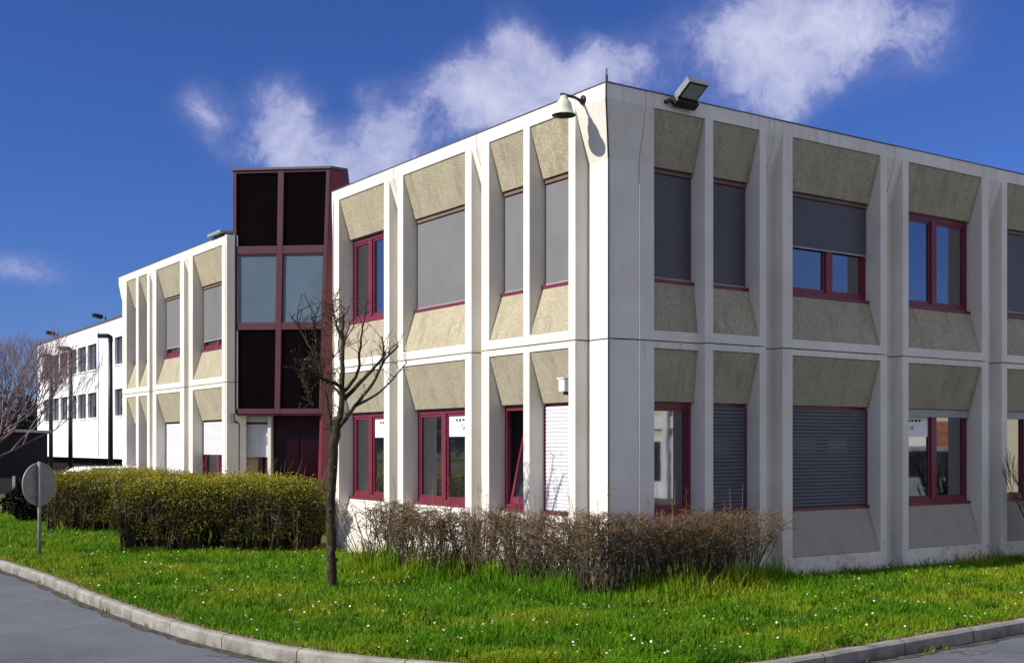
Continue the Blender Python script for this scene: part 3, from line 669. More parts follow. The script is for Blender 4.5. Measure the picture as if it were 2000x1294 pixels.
# broad-leaved weed clumps
nc = 520; cy = 9.4+(rng.random(nc)**1.6)*12; cx_ = (rng.random(nc)*2-1)*cy*.45
k = in_lawn(cx_, cy); cx_, cy = cx_[k], cy[k]
q = rng.integers(12, 40, len(cx_)); X = np.repeat(cx_, q)+rng.normal(0, .075, q.sum()); Yv = np.repeat(cy, q)+rng.normal(0, .075, q.sum())
k = in_lawn(X, Yv); X, Yv = X[k], Yv[k]
V, F = blades(X, Yv, rng.uniform(.06, .15, len(X)), rng.uniform(.012, .024, len(X)), .95, 8)
tag(fast_mesh('lawn_weeds', V, F, leaf_like('weed_leaves', [(0,(.045,.13,.005)),(1,(.10,.22,.010))], .4, rough=.9)), 'clumps of broad leaved weeds scattered in the lawn', 'weeds', kind='stuff')
gx, gy = [], []
for i in range(0, len(kc)):
    if abs(kc[i].x) < 9 and random.random() < .16:
        for j in range(random.randint(4, 14)): gx.append(o_in[i].x+random.gauss(0,.03)+.01); gy.append(o_in[i].y+random.gauss(0,.03)-.02)
gx, gy = np.array(gx), np.array(gy); V, F = blades(gx, gy, rng.uniform(.03,.085,len(gx)), rng.uniform(.008,.014,len(gx)), .95, 18); V[:,2] += ROADZ
tag(fast_mesh('gutter_weeds', V, F, M['grass']), 'tiny weeds sprouting in the gutter at the foot of the kerb', 'weeds', kind='stuff')
ex_, ey_ = [], []
for i in range(len(kc)-1):
    if abs(kc[i].x) < 9.5 and kc[i].y < 20:
        for j in range(60):
            t_ = random.random(); p = kc[i].lerp(kc[i+1], t_); q = abs(random.gauss(0, .07)); t0 = (kc[i+1]-kc[i]).normalized(); ex_.append(p.x-t0.y*(q-.015)); ey_.append(p.y+t0.x*(q-.015))
ex_, ey_ = np.array(ex_), np.array(ey_); V, F = blades(ex_, ey_, rng.uniform(.015,.05,len(ex_)), rng.uniform(.005,.009,len(ex_)), .98, 19)
tag(fast_mesh('dry_grass_edge', V, F, leaf_like('dry_grass', [(0,(.16,.14,.03)),(.5,(.25,.22,.06)),(1,(.36,.31,.13))], .3)), 'dry yellowish grass fringe along the inner edge of the kerb', 'grass', kind='stuff')
# daisies and dandelions
nd = 3000; cy = 9.5+(rng.random(nd)**1.2)*14; cx_ = (rng.random(nd)*2-1)*cy*.45
dens = (wavy(cx_, cy, 1.9, 2.0)+.7*wavy(cx_, cy, 5.3, .3) > .55) | (rng.random(nd) < .12); cx_, cy = cx_[dens], cy[dens]
k = in_lawn(cx_, cy) & (dist_line(cx_, cy, hedgeline) > .5); cx_, cy = cx_[k], cy[k]
V = []; F = []
for x, y in zip(cx_, cy):
    z = random.uniform(.07, .115); r = random.uniform(.004, .0098)*(1+.02*y); c = len(V); tx, ty = random.uniform(-.5,.5), random.uniform(-.7,.2)
    for j in range(8):
        a = 2*math.pi*j/8; V.append((x+r*math.cos(a), y+r*math.sin(a)*.8, z+r*(math.cos(a)*tx - math.sin(a)*ty)))
    F += [(c, c+1, c+2, c+3), (c, c+3, c+4, c+7), (c+4, c+5, c+6, c+7)]
tag(fast_mesh('lawn_daisies', V, F, M['petal']), 'small white and yellow daisies dotted over the lawn', 'flowers', kind='stuff')

class TW3:                                                              # fast batches of three-sided twigs
    def __init__(s): s.V = []; s.F = []
    def seg(s, pts, rad):
        base = len(s.V); m = len(pts)
        for k in range(m):
            p = pts[k]; d = (pts[min(k+1,m-1)]-pts[max(k-1,0)]); d = d.normalized() if d.length > 1e-8 else Vector((0,0,1))
            u = d.orthogonal().normalized(); w = d.cross(u); r = rad[k] if hasattr(rad, '__len__') else rad
            for j in range(3):
                a = 2.0944*j; q = p+(u*math.cos(a)+w*math.sin(a))*r; s.V.append((q.x, q.y, q.z))
        for k in range(m-1):
            for j in range(3): a = base+k*3+j; b = base+k*3+(j+1)%3; s.F.append((a, b, b+3, a+3))
    def build(s, name, mat, parent): return fast_mesh(name, s.V, s.F, mat, parent)
def leafcloud(P, size, seed, up=0.3):
    r = np.random.default_rng(seed); n = len(P); sz = size*r.uniform(.6, 1.4, n)
    a = r.normal(0, 1, (n,3)); a /= np.linalg.norm(a, axis=1, keepdims=True); b = r.normal(0, 1, (n,3)); b -= a*(a*b).sum(1, keepdims=True); b /= np.linalg.norm(b, axis=1, keepdims=True)
    P = np.asarray(P); a *= sz[:,None]; b *= (sz*.5)[:,None]
    V = np.stack([P-a*.5, P+b*.5, P+a*.5, P-b*.5], 1).reshape(-1,3); i = np.arange(n)*4
    return V, np.stack([i,i+1,i+2,i+3],1)
rv = lambda a, b: random.uniform(a, b)
# --- bare hedge round the corner
L2 = [Vector((*p, 0)) for p in hedgeline]
bh = empty('bare_hedge', (1.1,13.7,0), 'low leafless brown hedge wrapping round the building corner', 'hedge')
st_, tw_, rt_ = TW3(), TW3(), TW3(); leaves = []
lens = [(L2[1]-L2[0]).length, (L2[2]-L2[1]).length]; tot = sum(lens)
def along(t_):
    d = t_*tot
    if d < lens[0]: return L2[0].lerp(L2[1], d/lens[0]), (L2[1]-L2[0]).normalized()
    return L2[1].lerp(L2[2], (d-lens[0])/lens[1]), (L2[2]-L2[1]).normalized()
nst = 46
for i in range(nst):
    t_ = (i+rv(.1,.9))/nst; c, d = along(t_); sd = Vector((d.y, -d.x, 0))
    c = c+sd*rv(-.12,.12); top = .955+.03*math.sin(t_*23)+rv(-.05,.03)
    right = t_ > lens[0]/tot
    for j in range(random.randint(8, 12)):
        b = c+Vector((rv(-.07,.07), rv(-.07,.07), 0)); e = b+d*rv(-.42,.42)+sd*rv(-.32,.32); e.z = top*rv(.80,1.0)
        e0 = L2[0] if t_ < .5 else L2[2]
        mid = b.lerp(e, .45)+Vector((0,0,.10))-(e-b).cross(Vector((0,0,1))).cross(Vector((0,0,1)))*rv(-.05,.28)+d*rv(-.07,.07)+sd*rv(-.06,.06)
        st_.seg([b, mid, e], [rv(.007,.013), .006, .003])
        for k in range(random.randint(6, 9)):
            f_ = rv(.28, 1.0); p = (b.lerp(mid, f_/.45) if f_ < .45 else mid.lerp(e, (f_-.45)/.55))
            q = p+d*rv(-.24,.24)+sd*rv(-.18,.18)+Vector((0,0,rv(.0,.20)))
            if q.z > top+.02: q.z = top+rv(-.03,.03)
            T_ = rt_ if (q.z > .62 and random.random() < (.75 if right else .5)) else tw_
            h = p.lerp(q, .5)+Vector((rv(-.02,.02), rv(-.02,.02), rv(0,.03)))
            T_.seg([p, h, q], [.004, .0032, .0018])
            for z in range(4 if q.z > .5 else 1):
                g0 = p.lerp(q, rv(.2,1)); g1 = g0+Vector((rv(-.09,.09), rv(-.08,.08), rv(-.03,.09))); g1.z = min(g1.z, top+.04)
                T_.seg([g0, g1], [.0028, .0014])
            if random.random() < (.95 if right else .3): leaves.append(q+Vector((rv(-.03,.03), rv(-.03,.03), rv(-.12,.0))))
    if random.random() < .75:
        b = c+d*rv(-.3,.3); b.z = .75; e = b+d*rv(-.08,.08)+Vector((0,0,rv(.3,.62)))
        rt_.seg([b, b.lerp(e,.5)+d*.02, e], [.004,.003,.0015])
        for z in range(3): g0 = b.lerp(e, rv(.5,.9)); rt_.seg([g0, g0+d*rv(-.08,.08)+Vector((0,0,rv(.05,.12)))], [.002,.001])
st_.build('stems', M['stem'], bh); tw_.build('twigs', M['twig'], bh); rt_.build('young_shoots', M['redtwig'], bh)
V, F = leafcloud([tuple(p) for p in leaves], .026, 3); fast_mesh('withered_leaves', V, F, M['hleaf'], bh)
# --- clipped budding hedges on the left
def box_hedge(c, ax, hl, hw, h, label, seed, dens=1.0, shoots=0):
    random.seed(seed); r = np.random.default_rng(seed); c = Vector(c); d = Vector((math.cos(ax), math.sin(ax), 0)); sd = Vector((-d.y, d.x, 0))
    t = empty('clipped_hedge', c, label, 'hedge', 'clipped hedges before the entrance')
    st, tw = TW3(), TW3(); n = int(150*dens)
    def lim(e):                                                        # rounded-box limit
        v = e-c; a, b = v.dot(d)/hl, v.dot(sd)/hw; m_ = (abs(a)**5+abs(b)**5)**.2
        if m_ > 1: e = c+d*(a/m_*hl)+sd*(b/m_*hw)+Vector((0,0,e.z))
        return e
    for i in range(n):
        b = c+d*rv(-.92,.92)*hl+sd*rv(-.75,.75)*hw
        for j in range(5):
            e = b+d*rv(-.35,.35)+sd*rv(-.35,.35); e.z = h*rv(.6,1.0); e = lim(e); mid = b.lerp(e,.5)+Vector((rv(-.06,.06), rv(-.06,.06), .08))
            st.seg([b, mid, e], [rv(.009,.016), .008, .004])
            for k in range(5):
                p = mid.lerp(e, rv(-.4,1)) if random.random() < .8 else b.lerp(mid, rv(.3,1)); q = p+Vector((rv(-.17,.17), rv(-.17,.17), rv(.0,.2))); q = lim(q); q.z = min(q.z, h+rv(-.04,.03))
                tw.seg([p, q], [.005,.002])
    for i in range(shoots):
        b = c+d*rv(-1,1)*hl+sd*rv(-.8,.8)*hw; b.z = h-.1; e = b+d*rv(.0,.25)+Vector((0,0,rv(.2,.5))); tw.seg([b, b.lerp(e,.5), e], [.004,.003,.0015])
    st.build('stems', M['stem'], t); tw.build('twigs', M['twig'], t)
    def pt(a, b, z): return np.stack([c.x+d.x*a+sd.x*b, c.y+d.y*a+sd.y*b, z], 1)
    def shell(n, z0, z1, pw, thick):
        a = r.uniform(-1,1,n); b = r.uniform(-1,1,n); edge = r.random(n) < .8
        th = r.uniform(0, 2*np.pi, n); m_ = (np.abs(np.cos(th))**3.4+np.abs(np.sin(th))**3.4)**(-1/3.4)
        k_ = 1-np.abs(r.normal(0, thick, n)); a = np.where(edge, np.cos(th)*m_*k_, a); b = np.where(edge, np.sin(th)*m_*k_, b)
        z = z0+(z1-z0)*r.random(n)**pw
        bulge = 1+.07*np.sin(a*hl*4+z*3)+.05*np.sin(b*9+a*7)+.04*np.sin(z*11+a*5)
        keep = wavy(a*hl*2.2, z*2.6+b, 1.6, seed) > -1.0+.95*(1-(z-z0)/(z1-z0))
        return pt(a*hl*bulge, b*hw*bulge, z)[keep]
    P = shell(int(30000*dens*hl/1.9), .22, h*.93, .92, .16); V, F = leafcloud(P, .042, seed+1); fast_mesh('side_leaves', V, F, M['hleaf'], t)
    n = int(13000*dens*hl/1.9); a, b = r.uniform(-1,1,n), r.uniform(-1,1,n); th = (np.abs(a)**3.4+np.abs(b)**3.4)**(1/3.4); ok = th < 1; a, b = a[ok], b[ok]
    z = h*(1-.17*th[ok]**3.5)+.03*wavy(a*hl, b*hw, 3.0, seed)+r.normal(0, .035, ok.sum())-np.abs(r.normal(0,.06,ok.sum()))
    z = np.where(r.random(len(z)) < .16, z+r.uniform(.02,.11,len(z)), z)
    P1_ = pt(a*hl, b*hw, z); P2_ = shell(int(7000*dens*hl/1.9), h*.55, h*.90, .5, .08)
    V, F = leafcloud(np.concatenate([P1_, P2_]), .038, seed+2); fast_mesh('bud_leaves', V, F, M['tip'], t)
    return t
box_hedge((-4.85,20.05,0), R(-3), 1.75, .80, 1.235, 'clipped hedge with yellow green top before the stair tower, the nearer of two', 21, 1.0, 26)
box_hedge((-8.05,24.6,0), R(-3), 1.5, .8, 1.25, 'clipped hedge with yellow green top behind the round sign, the farther of two', 33, .95)
# dark cypress-like bush behind the sign
def evergreen(c, r0, h, label, name='evergreen_bush', n=9000, seed=4, mat='dkleaf', lf=.12, cone=True):
    r = np.random.default_rng(seed); t = empty(name, c, label, 'bush')
    z = r.random(n)**.8; th = r.uniform(0, 2*np.pi, n); rr = r0*(np.sin(np.pi*np.clip(z*.75+.22,0,1))**.7)*np.sqrt(r.random(n))*(1+.18*np.sin(th*3+z*9))
    P = np.stack([c[0]+rr*np.cos(th), c[1]+rr*np.sin(th), .05+z*h], 1); V, F = leafcloud(P, lf, seed); fast_mesh('foliage', V, F, M[mat], t)
    mm = MB(); mm.tube([(c[0],c[1],-.05),(c[0],c[1],h*.7)], [.06,.02], 7); mm.build('trunk', M['bark'], t)
evergreen((-11.05,27.6,0), .66, 1.02, 'dark evergreen bush on the grass just left of the farther hedge')
# --- pruned young tree before the corner, traced limb by limb
def at(x, y, Y): return Vector(((x-1000)/2320*Y, Y, 1.75+(870-y)/2320*Y))
tr = empty('young_tree', (-2.2,14.5,0), 'bare young tree with a slim mossy trunk in the lawn before the building', 'tree')
YT = 14.5
def limb(mb, pts, r0, r1, n=7):
    P = [at(x, y, YT+dy) for x, y, dy in pts]; Q = [P[0]]
    for i in range(len(P)-1):
        a, b, c, d = P[max(i-1,0)], P[i], P[i+1], P[min(i+2,len(P)-1)]
        for j in range(1, 5):
            t_ = j/4; Q.append(.5*((2*b)+(c-a)*t_+(2*a-5*b+4*c-d)*t_**2+(3*b-a-3*c+d)*t_**3))
    k = len(Q)-1; mb.tube([q+Vector((rv(-.008,.008), rv(-.008,.008), 0)) if 0 < i < k else q for i, q in enumerate(Q)], [r0+(r1-r0)*(i/k)**.8 for i in range(k+1)], n); return Q
random.seed(5)
m = MB(); limb(m, [(648,1162,0),(647,1080,0),(646,1000,0),(650,900,0),(655,850,0),(660,815,0)], .060, .056, 12)
m.tube([at(648,1166,YT), at(648,1150,YT)], [.095,.068], 12)
for zz, an in ((.35,.4),(.62,2.6),(.95,4.4),(1.2,1.0),(1.48,5.3),(1.62,3.2)):
    p_ = at(648-(zz > 1)*1+(zz > 1.4)*4, 870+(1.75-zz)*160, YT); dv = Vector((math.cos(an), math.sin(an), .15)); m.tube([p_+dv*.045, p_+dv*.078], [.028,.016], 7)
m.build('trunk', M['bark'], tr, smooth=True)
limbs = [([(660,822,0),(668,790,.02),(669,722,.05),(669,662,.06),(671,613,.08)], .046,.014),
 ([(652,850,0),(646,830,.05),(642,803,.1),(636,768,.15)], .034,.018), ([(668,757,.05),(655,748,-.1),(639,743,-.2),(618,733,-.3),(595,720,-.4)], .026,.013),
 ([(667,772,.05),(655,760,.1),(645,752,.2),(628,744,.3)], .02,.01), ([(662,832,0),(676,816,-.05),(692,794,-.1),(727,750,-.2),(752,701,-.3),(778,676,-.35)], .032,.010),
 ([(672,780,.05),(704,745,.1),(729,720,.2),(747,700,.25),(750,690,.25),(746,657,.3)], .028,.010), ([(692,794,-.1),(734,771,.05),(762,745,.15),(794,708,.25)], .020,.006),
 ([(674,762,.05),(699,727,-.1),(702,690,-.2),(706,650,-.25),(715,606,-.3)], .024,.008), ([(669,665,.06),(660,640,.15),(653,620,.2),(649,590,.25)], .016,.006),
 ([(629,735,-.3),(618,700,-.35),(607,680,-.4),(590,650,-.4),(581,630,-.45),(582,602,-.45)], .018,.006), ([(625,724,-.25),(640,708,-.2),(660,687,-.1),(668,670,0)], .010,.005),
 ([(672,668,.06),(680,655,.0),(690,640,-.05)], .010,.004), ([(636,770,.15),(630,745,.2),(625,715,.25),(618,690,.3)], .016,.007), ([(595,720,-.4),(588,725,-.4),(600,760,-.42),(609,789,-.45)], .010,.004),
 ([(612,690,-.4),(617,660,-.4),(614,640,-.42),(617,615,-.42)], .008,.003)]
m = MB(); tips = []
for pts, r0, r1 in limbs: tips.append((limb(m, pts, r0, r1, 8), r1))
ml = m
tb = TW3()
for Q, r1 in tips:
    k = len(Q)
    for i in range(int(k*.75)):
        f_ = random.random()**.7; p = Q[min(k-1, int(f_*k))]; dr = Vector((rv(-1,1), rv(-1,1), rv(.1,1.3))).normalized(); ln = rv(.08,.32)
        q = p+dr*ln; h = p.lerp(q,.5)+Vector((rv(-.02,.02),rv(-.02,.02),rv(-.01,.02))); tb.seg([p,h,q],[.006,.004,.002])
        for z in range(2):
            g0 = h.lerp(q, rv(0,1)); tb.seg([g0, g0+Vector((rv(-.08,.08),rv(-.08,.08),rv(.01,.12)))],[.003,.0015])
        if random.random() < .35: tb.seg([q, q+dr*.02],[.007,.006])
cl = tb; LP = []
for i in range(120):                                                   # dense withered spray on the left limb
    Q = tips[random.choice((2,2,8,8,8,13,14,14,12))][0]; b = Q[int(rv(.25,.999)*len(Q))]
    p = b+Vector((rv(-.14,.14), rv(-.12,.12), rv(-.12,.16))); q = p+Vector((rv(-.10,.10), rv(-.1,.1), rv(-.05,.2))); cl.seg([b, p, q],[.004,.003,.0015])
    for z in range(3): LP.append(tuple(p.lerp(q, rv(0,1))+Vector((rv(-.03,.03),rv(-.03,.03),rv(-.03,.03)))))
for i in range(70):
    f_ = rv(0,1); LP.append(tuple(at(588+22*f_+rv(-4,4), 722+70*f_, YT-.42+rv(-.05,.05))))
kv = len(ml.v); ml.v += cl.V; ml.f += [tuple(i+kv for i in f) for f in cl.F]; ml.build('branches', M['bark'], tr, smooth=True); V, F = leafcloud(LP, .032, 9); fast_mesh('withered_leaves', V, F, M['deadleaf'], tr)
# --- bare trees by recursion
def grow(T, p, d, ln, r, depth, up=.25, maxd=5, spread=.6):
    e = p+d*ln; mid = p.lerp(e,.5)+Vector((rv(-1,1),rv(-1,1),rv(-.3,.6)))*ln*.08
    T.seg([p, mid, e],[r, r*.85, r*.68])
    if depth == maxd: return
    for i in range(random.choice((2,3,3)) if depth < maxd-1 else 4):
        nd = (d+Vector((rv(-1,1),rv(-1,1),rv(-.5,.9)))*spread+Vector((0,0,up))).normalized()
        grow(T, e if i < 2 else p.lerp(e, rv(.5,.95)), nd, ln*rv(.62,.88), r*.62, depth+1, up, maxd, spread)
random.seed(12)
ft = empty('bare_tree', (-17.3,38.5,0), 'spreading bare tree with purplish twigs at the far left edge', 'tree')
T = TW3(); p0 = Vector((-17.3,38.5,0)); mm = MB(); mm.tube([p0-Vector((0,0,.1)), p0+Vector((.05,0,.8)), p0+Vector((.1,0,1.5))],[.22,.17,.15],10); mm.build('trunk', M['bark'], ft, smooth=True)
for i in range(15):
    a = 2*math.pi*i/15*4+.2; grow(T, p0+Vector((.1,0,rv(1.0,1.6))), Vector((math.cos(a)*.85, math.sin(a)*.85, rv(.45,1.0))).normalized(), rv(1.15,1.5), .055, 0, .17, 6, .50)
T.build('branches', M['purpletwig'], ft)
random.seed(3)
sh = empty('bare_shrub', (8.32,18.15,0), 'dark leafless shrub at the right edge against the shaded wall', 'shrub')
T = TW3()
for i in range(17):
    d = Vector((rv(-.50,.35), rv(-.35,.35), 1)).normalized(); grow(T, Vector((8.32+rv(-.12,.12),18.15+rv(-.1,.1),-.02)), d, rv(.35,.55), .020, 0, .25, 4, .40)
T.build('branches', M['redtwig'], sh)
# ------------------------------------------------------------------ round sign seen from behind
sgn = empty('road_sign', (-7.50,18.85,0), 'round grey sign seen from behind on a thin post at the kerb', 'sign')
m = MB(); m.tube([(-7.5,18.85,-.1),(-7.5,18.85,1.50)], .028, 12); m.build('post', M['steel'], sgn, smooth=True)
nd = Vector((.90,-.43,0)).normalized()                                  # disc axis (back side faces us)
cc = Vector((-7.52,18.90,1.14)); m = MB(); m.tube([cc-nd*.012+nd*.0, cc+nd*.0], .33, 48); m.build('sign_plate', M['steel'], sgn)
m = MB(); uu = Vector((0,0,1)).cross(nd).normalized()
ring = [cc+(uu*math.cos(2*math.pi*j/48)+Vector((0,0,1))*math.sin(2*math.pi*j/48))*.33 for j in range(49)]
m.tube(ring, .014, 6, cap=False); m.build('rim', M['zinc'], sgn, smooth=True)
m = MB()
for z in (-.16,.16):
    a = cc+Vector((0,0,z)); m.hexa([a+uu*x+nd*n+Vector((0,0,q)) for q in (-.02,.02) for x, n in ((-.12,.001),(.12,.001),(.12,.018),(-.12,.018))])
m.build('clamp', M['steel'], sgn)
# ------------------------------------------------------------------ white block behind
wb0 = Vector((-21.2,65,0)); wd = Vector((-.543,.84,0)).normalized(); wn_ = Vector((-wd.y, wd.x, 0)); wn_ = wn_ if wn_.y < 0 or wn_.x < 0 else -wn_
wi = Vector((wd.y, -wd.x, 0))                                           # into the block
def B(s, n, z): return wb0+wd*s+wi*n+Vector((0,0,z))
wb = empty('white_block', B(10,0,0), 'white rendered three level block with small dark windows at the far left', 'building')
SE = 23.0
m = MB()
cols = [(-.2,2.1),(6.15,8.35),(8.75,10.8),(11.2,13.2),(13.7,15.7),(16.2,18.2),(18.8,20.8)]
rowsz = [(3.42,4.92),(6.28,7.82)]
def grid_wall(mb, s_lo, s_hi, z_lo, z_hi, holes, rows_, dep):
    ss = [s_lo]+[x for h in holes for x in h]+[s_hi]; zs = [z_lo]+[x for h in rows_ for x in h]+[z_hi]
    for i in range(len(ss)-1):
        for j in range(len(zs)-1):
            if i % 2 and j % 2:
                a, b, c, d = ss[i], ss[i+1], zs[j], zs[j+1]
                for q in (((a,c),(a,d)),((b,c),(b,d)),((a,c),(b,c)),((a,d),(b,d))):
                    (s0,z0),(s1,z1) = q; mb.face([B(s0,0,z0),B(s1,0,z1),B(s1,dep,z1),B(s0,dep,z0)])
            else: mb.face([B(ss[i],0,zs[j]),B(ss[i+1],0,zs[j]),B(ss[i+1],0,zs[j+1]),B(ss[i],0,zs[j+1])])
grid_wall(m, -14, SE, 1.02, 8.85, cols, rowsz, .25)
m.face([B(SE,0,0),B(SE,14,0),B(SE,14,8.85),B(SE,0,8.85)]); m.face([B(-14,0,0),B(-14,14,0),B(-14,14,8.85),B(-14,0,8.85)]); m.face([B(-14,14,0),B(SE,14,0),B(SE,14,8.85),B(-14,14,8.85)])
m.face([B(-14,0,1.02),B(SE,0,1.02),B(SE,.6,1.02),B(-14,.6,1.02)])
m.build('wall', M['white'], wb)
m = MB(); m.face([B(-14,.6,-.2),B(SE,.6,-.2),B(SE,.6,1.03),B(-14,.6,1.03)]); m.build('basement_wall', M['dark'], wb)
m = MB(); m.hexa([B(s,n,z) for z in (8.851,8.96) for s, n in ((-14.05,-.06),(SE+.05,-.06),(SE+.05,14),(-14.05,14))]); m.build('roof', M['coping'], wb)
for s in (5.55,): 
    m = MB(); m.tube([B(s,-.06,1.1),B(s,-.06,8.5)], .05, 8); m.build('downpipe', M['white'], wb)
for (a, b) in cols:
    for (c, d) in rowsz:
        m = MB(); F_ = .06
        def bb(s0,s1,z0,z1,n0=.15,n1=.22): m.hexa([B(s,n,z) for z in (z0,z1) for s,n in ((s0,n0),(s1,n0),(s1,n1),(s0,n1))])
        bb(a,a+F_,c,d); bb(b-F_,b,c,d); bb(a+F_,b-F_,c,c+F_); bb(a+F_,b-F_,d-F_,d); bb((a+b)/2-.04,(a+b)/2+.04,c+F_,d-F_)
        w_ = m.build('window', M['coping'], wb)
        m = MB(); bb(a-.05,b+.05,c-.08,c-.01,-.06,.14); m.build('sill', M['white'], w_)
        m = MB(); bb(a+F_,b-F_,c+F_,d-F_,.18,.20); m.build('pane', M['glass'], w_)
for s, lb in ((5.3, 'small black roof floodlight above the downpipe of the white block'), (18.0, 'small black roof floodlight near the far end of the white block')):
    t = empty('roof_floodlight', B(s,.3,8.96), lb, 'floodlight', 'floodlights on the white block roof')
    m = MB(); m.tube([B(s,.3,8.96),B(s,.3,9.3)], .05, 6); m.build('bracket', M['black'], t)
    m = MB(); m.hexa([B(s+x,n,z+dz) for z in (9.2,9.42) for x, n, dz in ((.1,-.35,.08),(.55,-.35,.08),(.55,.2,0),(.1,.2,0))]); m.build('lamp_head', M['black'], t, bevel=.04)
# ------------------------------------------------------------------ street lamps in a row
def lamp_post(label, first=None, loc=None):
    t = empty('street_lamp', loc, label, 'street lamp', 'dark street lamps in front of the white block')
    x, y, z = loc
    m = MB(); m.tube([(x,y,-.1),(x,y,3),(x,y,6.15)], [.11,.10,.085], 10); m.build('pole', M['black'], t, smooth=True)
    m = MB(); m.tube([(x,y,6.10),(x,y,6.32),(x-.12,y,6.38)], [.11,.11,.09], 8); m.box(x-.52,x-.05,y-.14,y+.14,6.28,6.46); m.build('lamp_head', M['black'], t, bevel=.03)
    return t
l0 = lamp_post('dark street lamp nearest the ribbed building, right of three before the white block', loc=(-16.9,50,0))
for loc, lb in (((-21.0,56.5,0), 'dark street lamp in the middle of three before the white block'), ((-23.6,60.8,0), 'farthest dark street lamp, behind the bare tree twigs, left of three')):
    c = copy_tree(l0); c.location = loc; c['label'] = lb
# ------------------------------------------------------------------ white parked car behind the hedge
def car(loc, rz, mat, label, name='parked_car', h=1.42, van=False):
    t = empty(name, (0,0,0), label, 'van' if van else 'car')
    w = .86
    lowpr = [(-2.05,.30),(-2.10,.62),(-1.95,.88),(-.95,.98),(1.55,.98),(2.02,.92),(2.08,.6),(2.0,.28)]
    toppr = [(-1.05,.97),(-.35,h-.03),(.2,h),(1.1,h-.02),(1.62,h-.12),(1.85,.96)] if not van else [(-1.25,.97),(-.75,h-.08),(-.4,h),(1.7,h),(1.95,h-.08),(2.0,.96)]
    def slab(pr, w0, w1, nm, mt):
        m = MB(); zmin = min(z for _, z in pr); zmax = max(z for _, z in pr)
        ws = [w0+(w1-w0)*(z-zmin)/(zmax-zmin) for _, z in pr]
        A = [Vector((x,-q,z)) for (x,z), q in zip(pr, ws)]; Bv = [Vector((x,q,z)) for (x,z), q in zip(pr, ws)]
        m.face(A); m.face(Bv[::-1])
        for k in range(len(pr)): m.face([A[k],A[(k+1)%len(pr)],Bv[(k+1)%len(pr)],Bv[k]])
        return m.build(nm, mt, t, bevel=.05)
    slab(lowpr, .86, .84, 'body', mat); slab(toppr, .80, .66, 'cabin', mat)
    xs = (toppr[0][0]+.12, toppr[1][0]+.05)
    m = MB()
    for sg_ in (-1, 1):
        q = lambda x, z: Vector((x, sg_*(.80-(.14)*(z-.97)/(h-.97)+.006), z))
        for a, b in ((-.55,.35),(.45,1.35)): m.face([q(a+(0 if a > -.5 else -.15),1.02), q(b,1.02), q(b,h-.13), q(a+(0.12 if a < 0 else 0),h-.13)])
    (x0,z0),(x1,z1) = toppr[0], toppr[1]; n_ = Vector((-(z1-z0),0,x1-x0)).normalized()*.008
    m.face([Vector((x0+.06,s*.74,z0+.06))+n_ if False else Vector((x0+(x1-x0)*.08,s*.74,z0+(z1-z0)*.08))+n_ for s in (-1,1)]+[Vector((x0+(x1-x0)*.93,s*.63,z0+(z1-z0)*.93))+n_ for s in (1,-1)])
    m.build('car_glass', M['glass'], t)
    for x in (-1.32,1.32):
        for s in (-1,1):
            m = MB(); m.tube([(x,s*.68,.31),(x,s*.87,.31)], .31, 24); wv = m.build('wheel', M['rubber'], t)
            m = MB(); m.tube([(x,s*.865,.31),(x,s*.88,.31)], .19, 16); m.build('rim', M['steel'], wv)
    for s in (-1,1):
        m = MB(); m.box(-2.105,-2.0,s*.62-.14,s*.62+.14,.66,.80); m.build('headlight', M['lens'], t, bevel=.02)
    t.location = loc; t.rotation_euler = (0,0,rz); return t
car((-9.8,29.2,0), R(125), M['carwhite'], 'white car parked behind the hedge, only its pale roof showing', h=1.25)
# ------------------------------------------------------------------ far left odds and ends
t = empty('garage', (-27,50,0), 'low dark garage at the far left edge behind the bare tree', 'building')
m = MB(); m.box(-40,-21.9,50,56,-.2,2.35); m.build('wall', simple('dark_plum_boards', (.011,.009,.017), .9, .05), t)
m = MB(); m.box(-40.2,-21.7,49.8,56.2,2.351,2.47); m.build('roof', M['coping'], t)
t = empty('board_fence', (-20,43,0), 'dark low board fence with one pale post at the far left', 'fence')
m = MB(); m.box(-34,-16.1,43,43.05,-.1,.58)
m.build('boards', M['black'], t)
for i, x in enumerate((-18.0,-19.2,-22,-25,-28)):
    m = MB(); m.box(x-.05,x+.05,42.9,42.99,-.1,.66); m.build('post', M['kerb'] if i == 0 else M['coping'], t)
for x, y, lb in ((-12.62,30.1,'short dark stump post in the grass at the left edge, the right one of two'), (-12.98,30.3,'short dark stump post in the grass cut by the left frame edge')):
    t = empty('stump_post', (x,y,0), lb, 'post', 'short posts in the left grass')
    m = MB(); m.tube([(x,y,-.05),(x,y,.17)], [.05,.045], 10); m.build('shaft', M['black'], t)
    m = MB(); m.tube([(x,y,.17),(x,y,.21)], [.062,.05], 10); m.build('cap', M['coping'], t)
# far wood beyond the left edge (seen mirrored in the ground floor panes)
r = np.random.default_rng(2); n = 26000; th = r.uniform(0, 1, n); bx = -150+th*95; by = 60+90*th
P = np.stack([bx+r.normal(0,3,n), by+r.normal(0,3,n), np.abs(r.normal(0,1,n))*2.6+2.2*np.abs(np.sin(th*31))+.5], 1)
P = P[P[:,2] < 8.5]
V, F = leafcloud(P, .9, 6); tag(fast_mesh('far_wood', V, F, leaf_like('far_wood_leaves', [(0,(.012,.020,.014)),(1,(.03,.045,.025))], .1)), 'distant dark wood on the left horizon, mirrored in the ground floor panes', 'wood', kind='stuff')
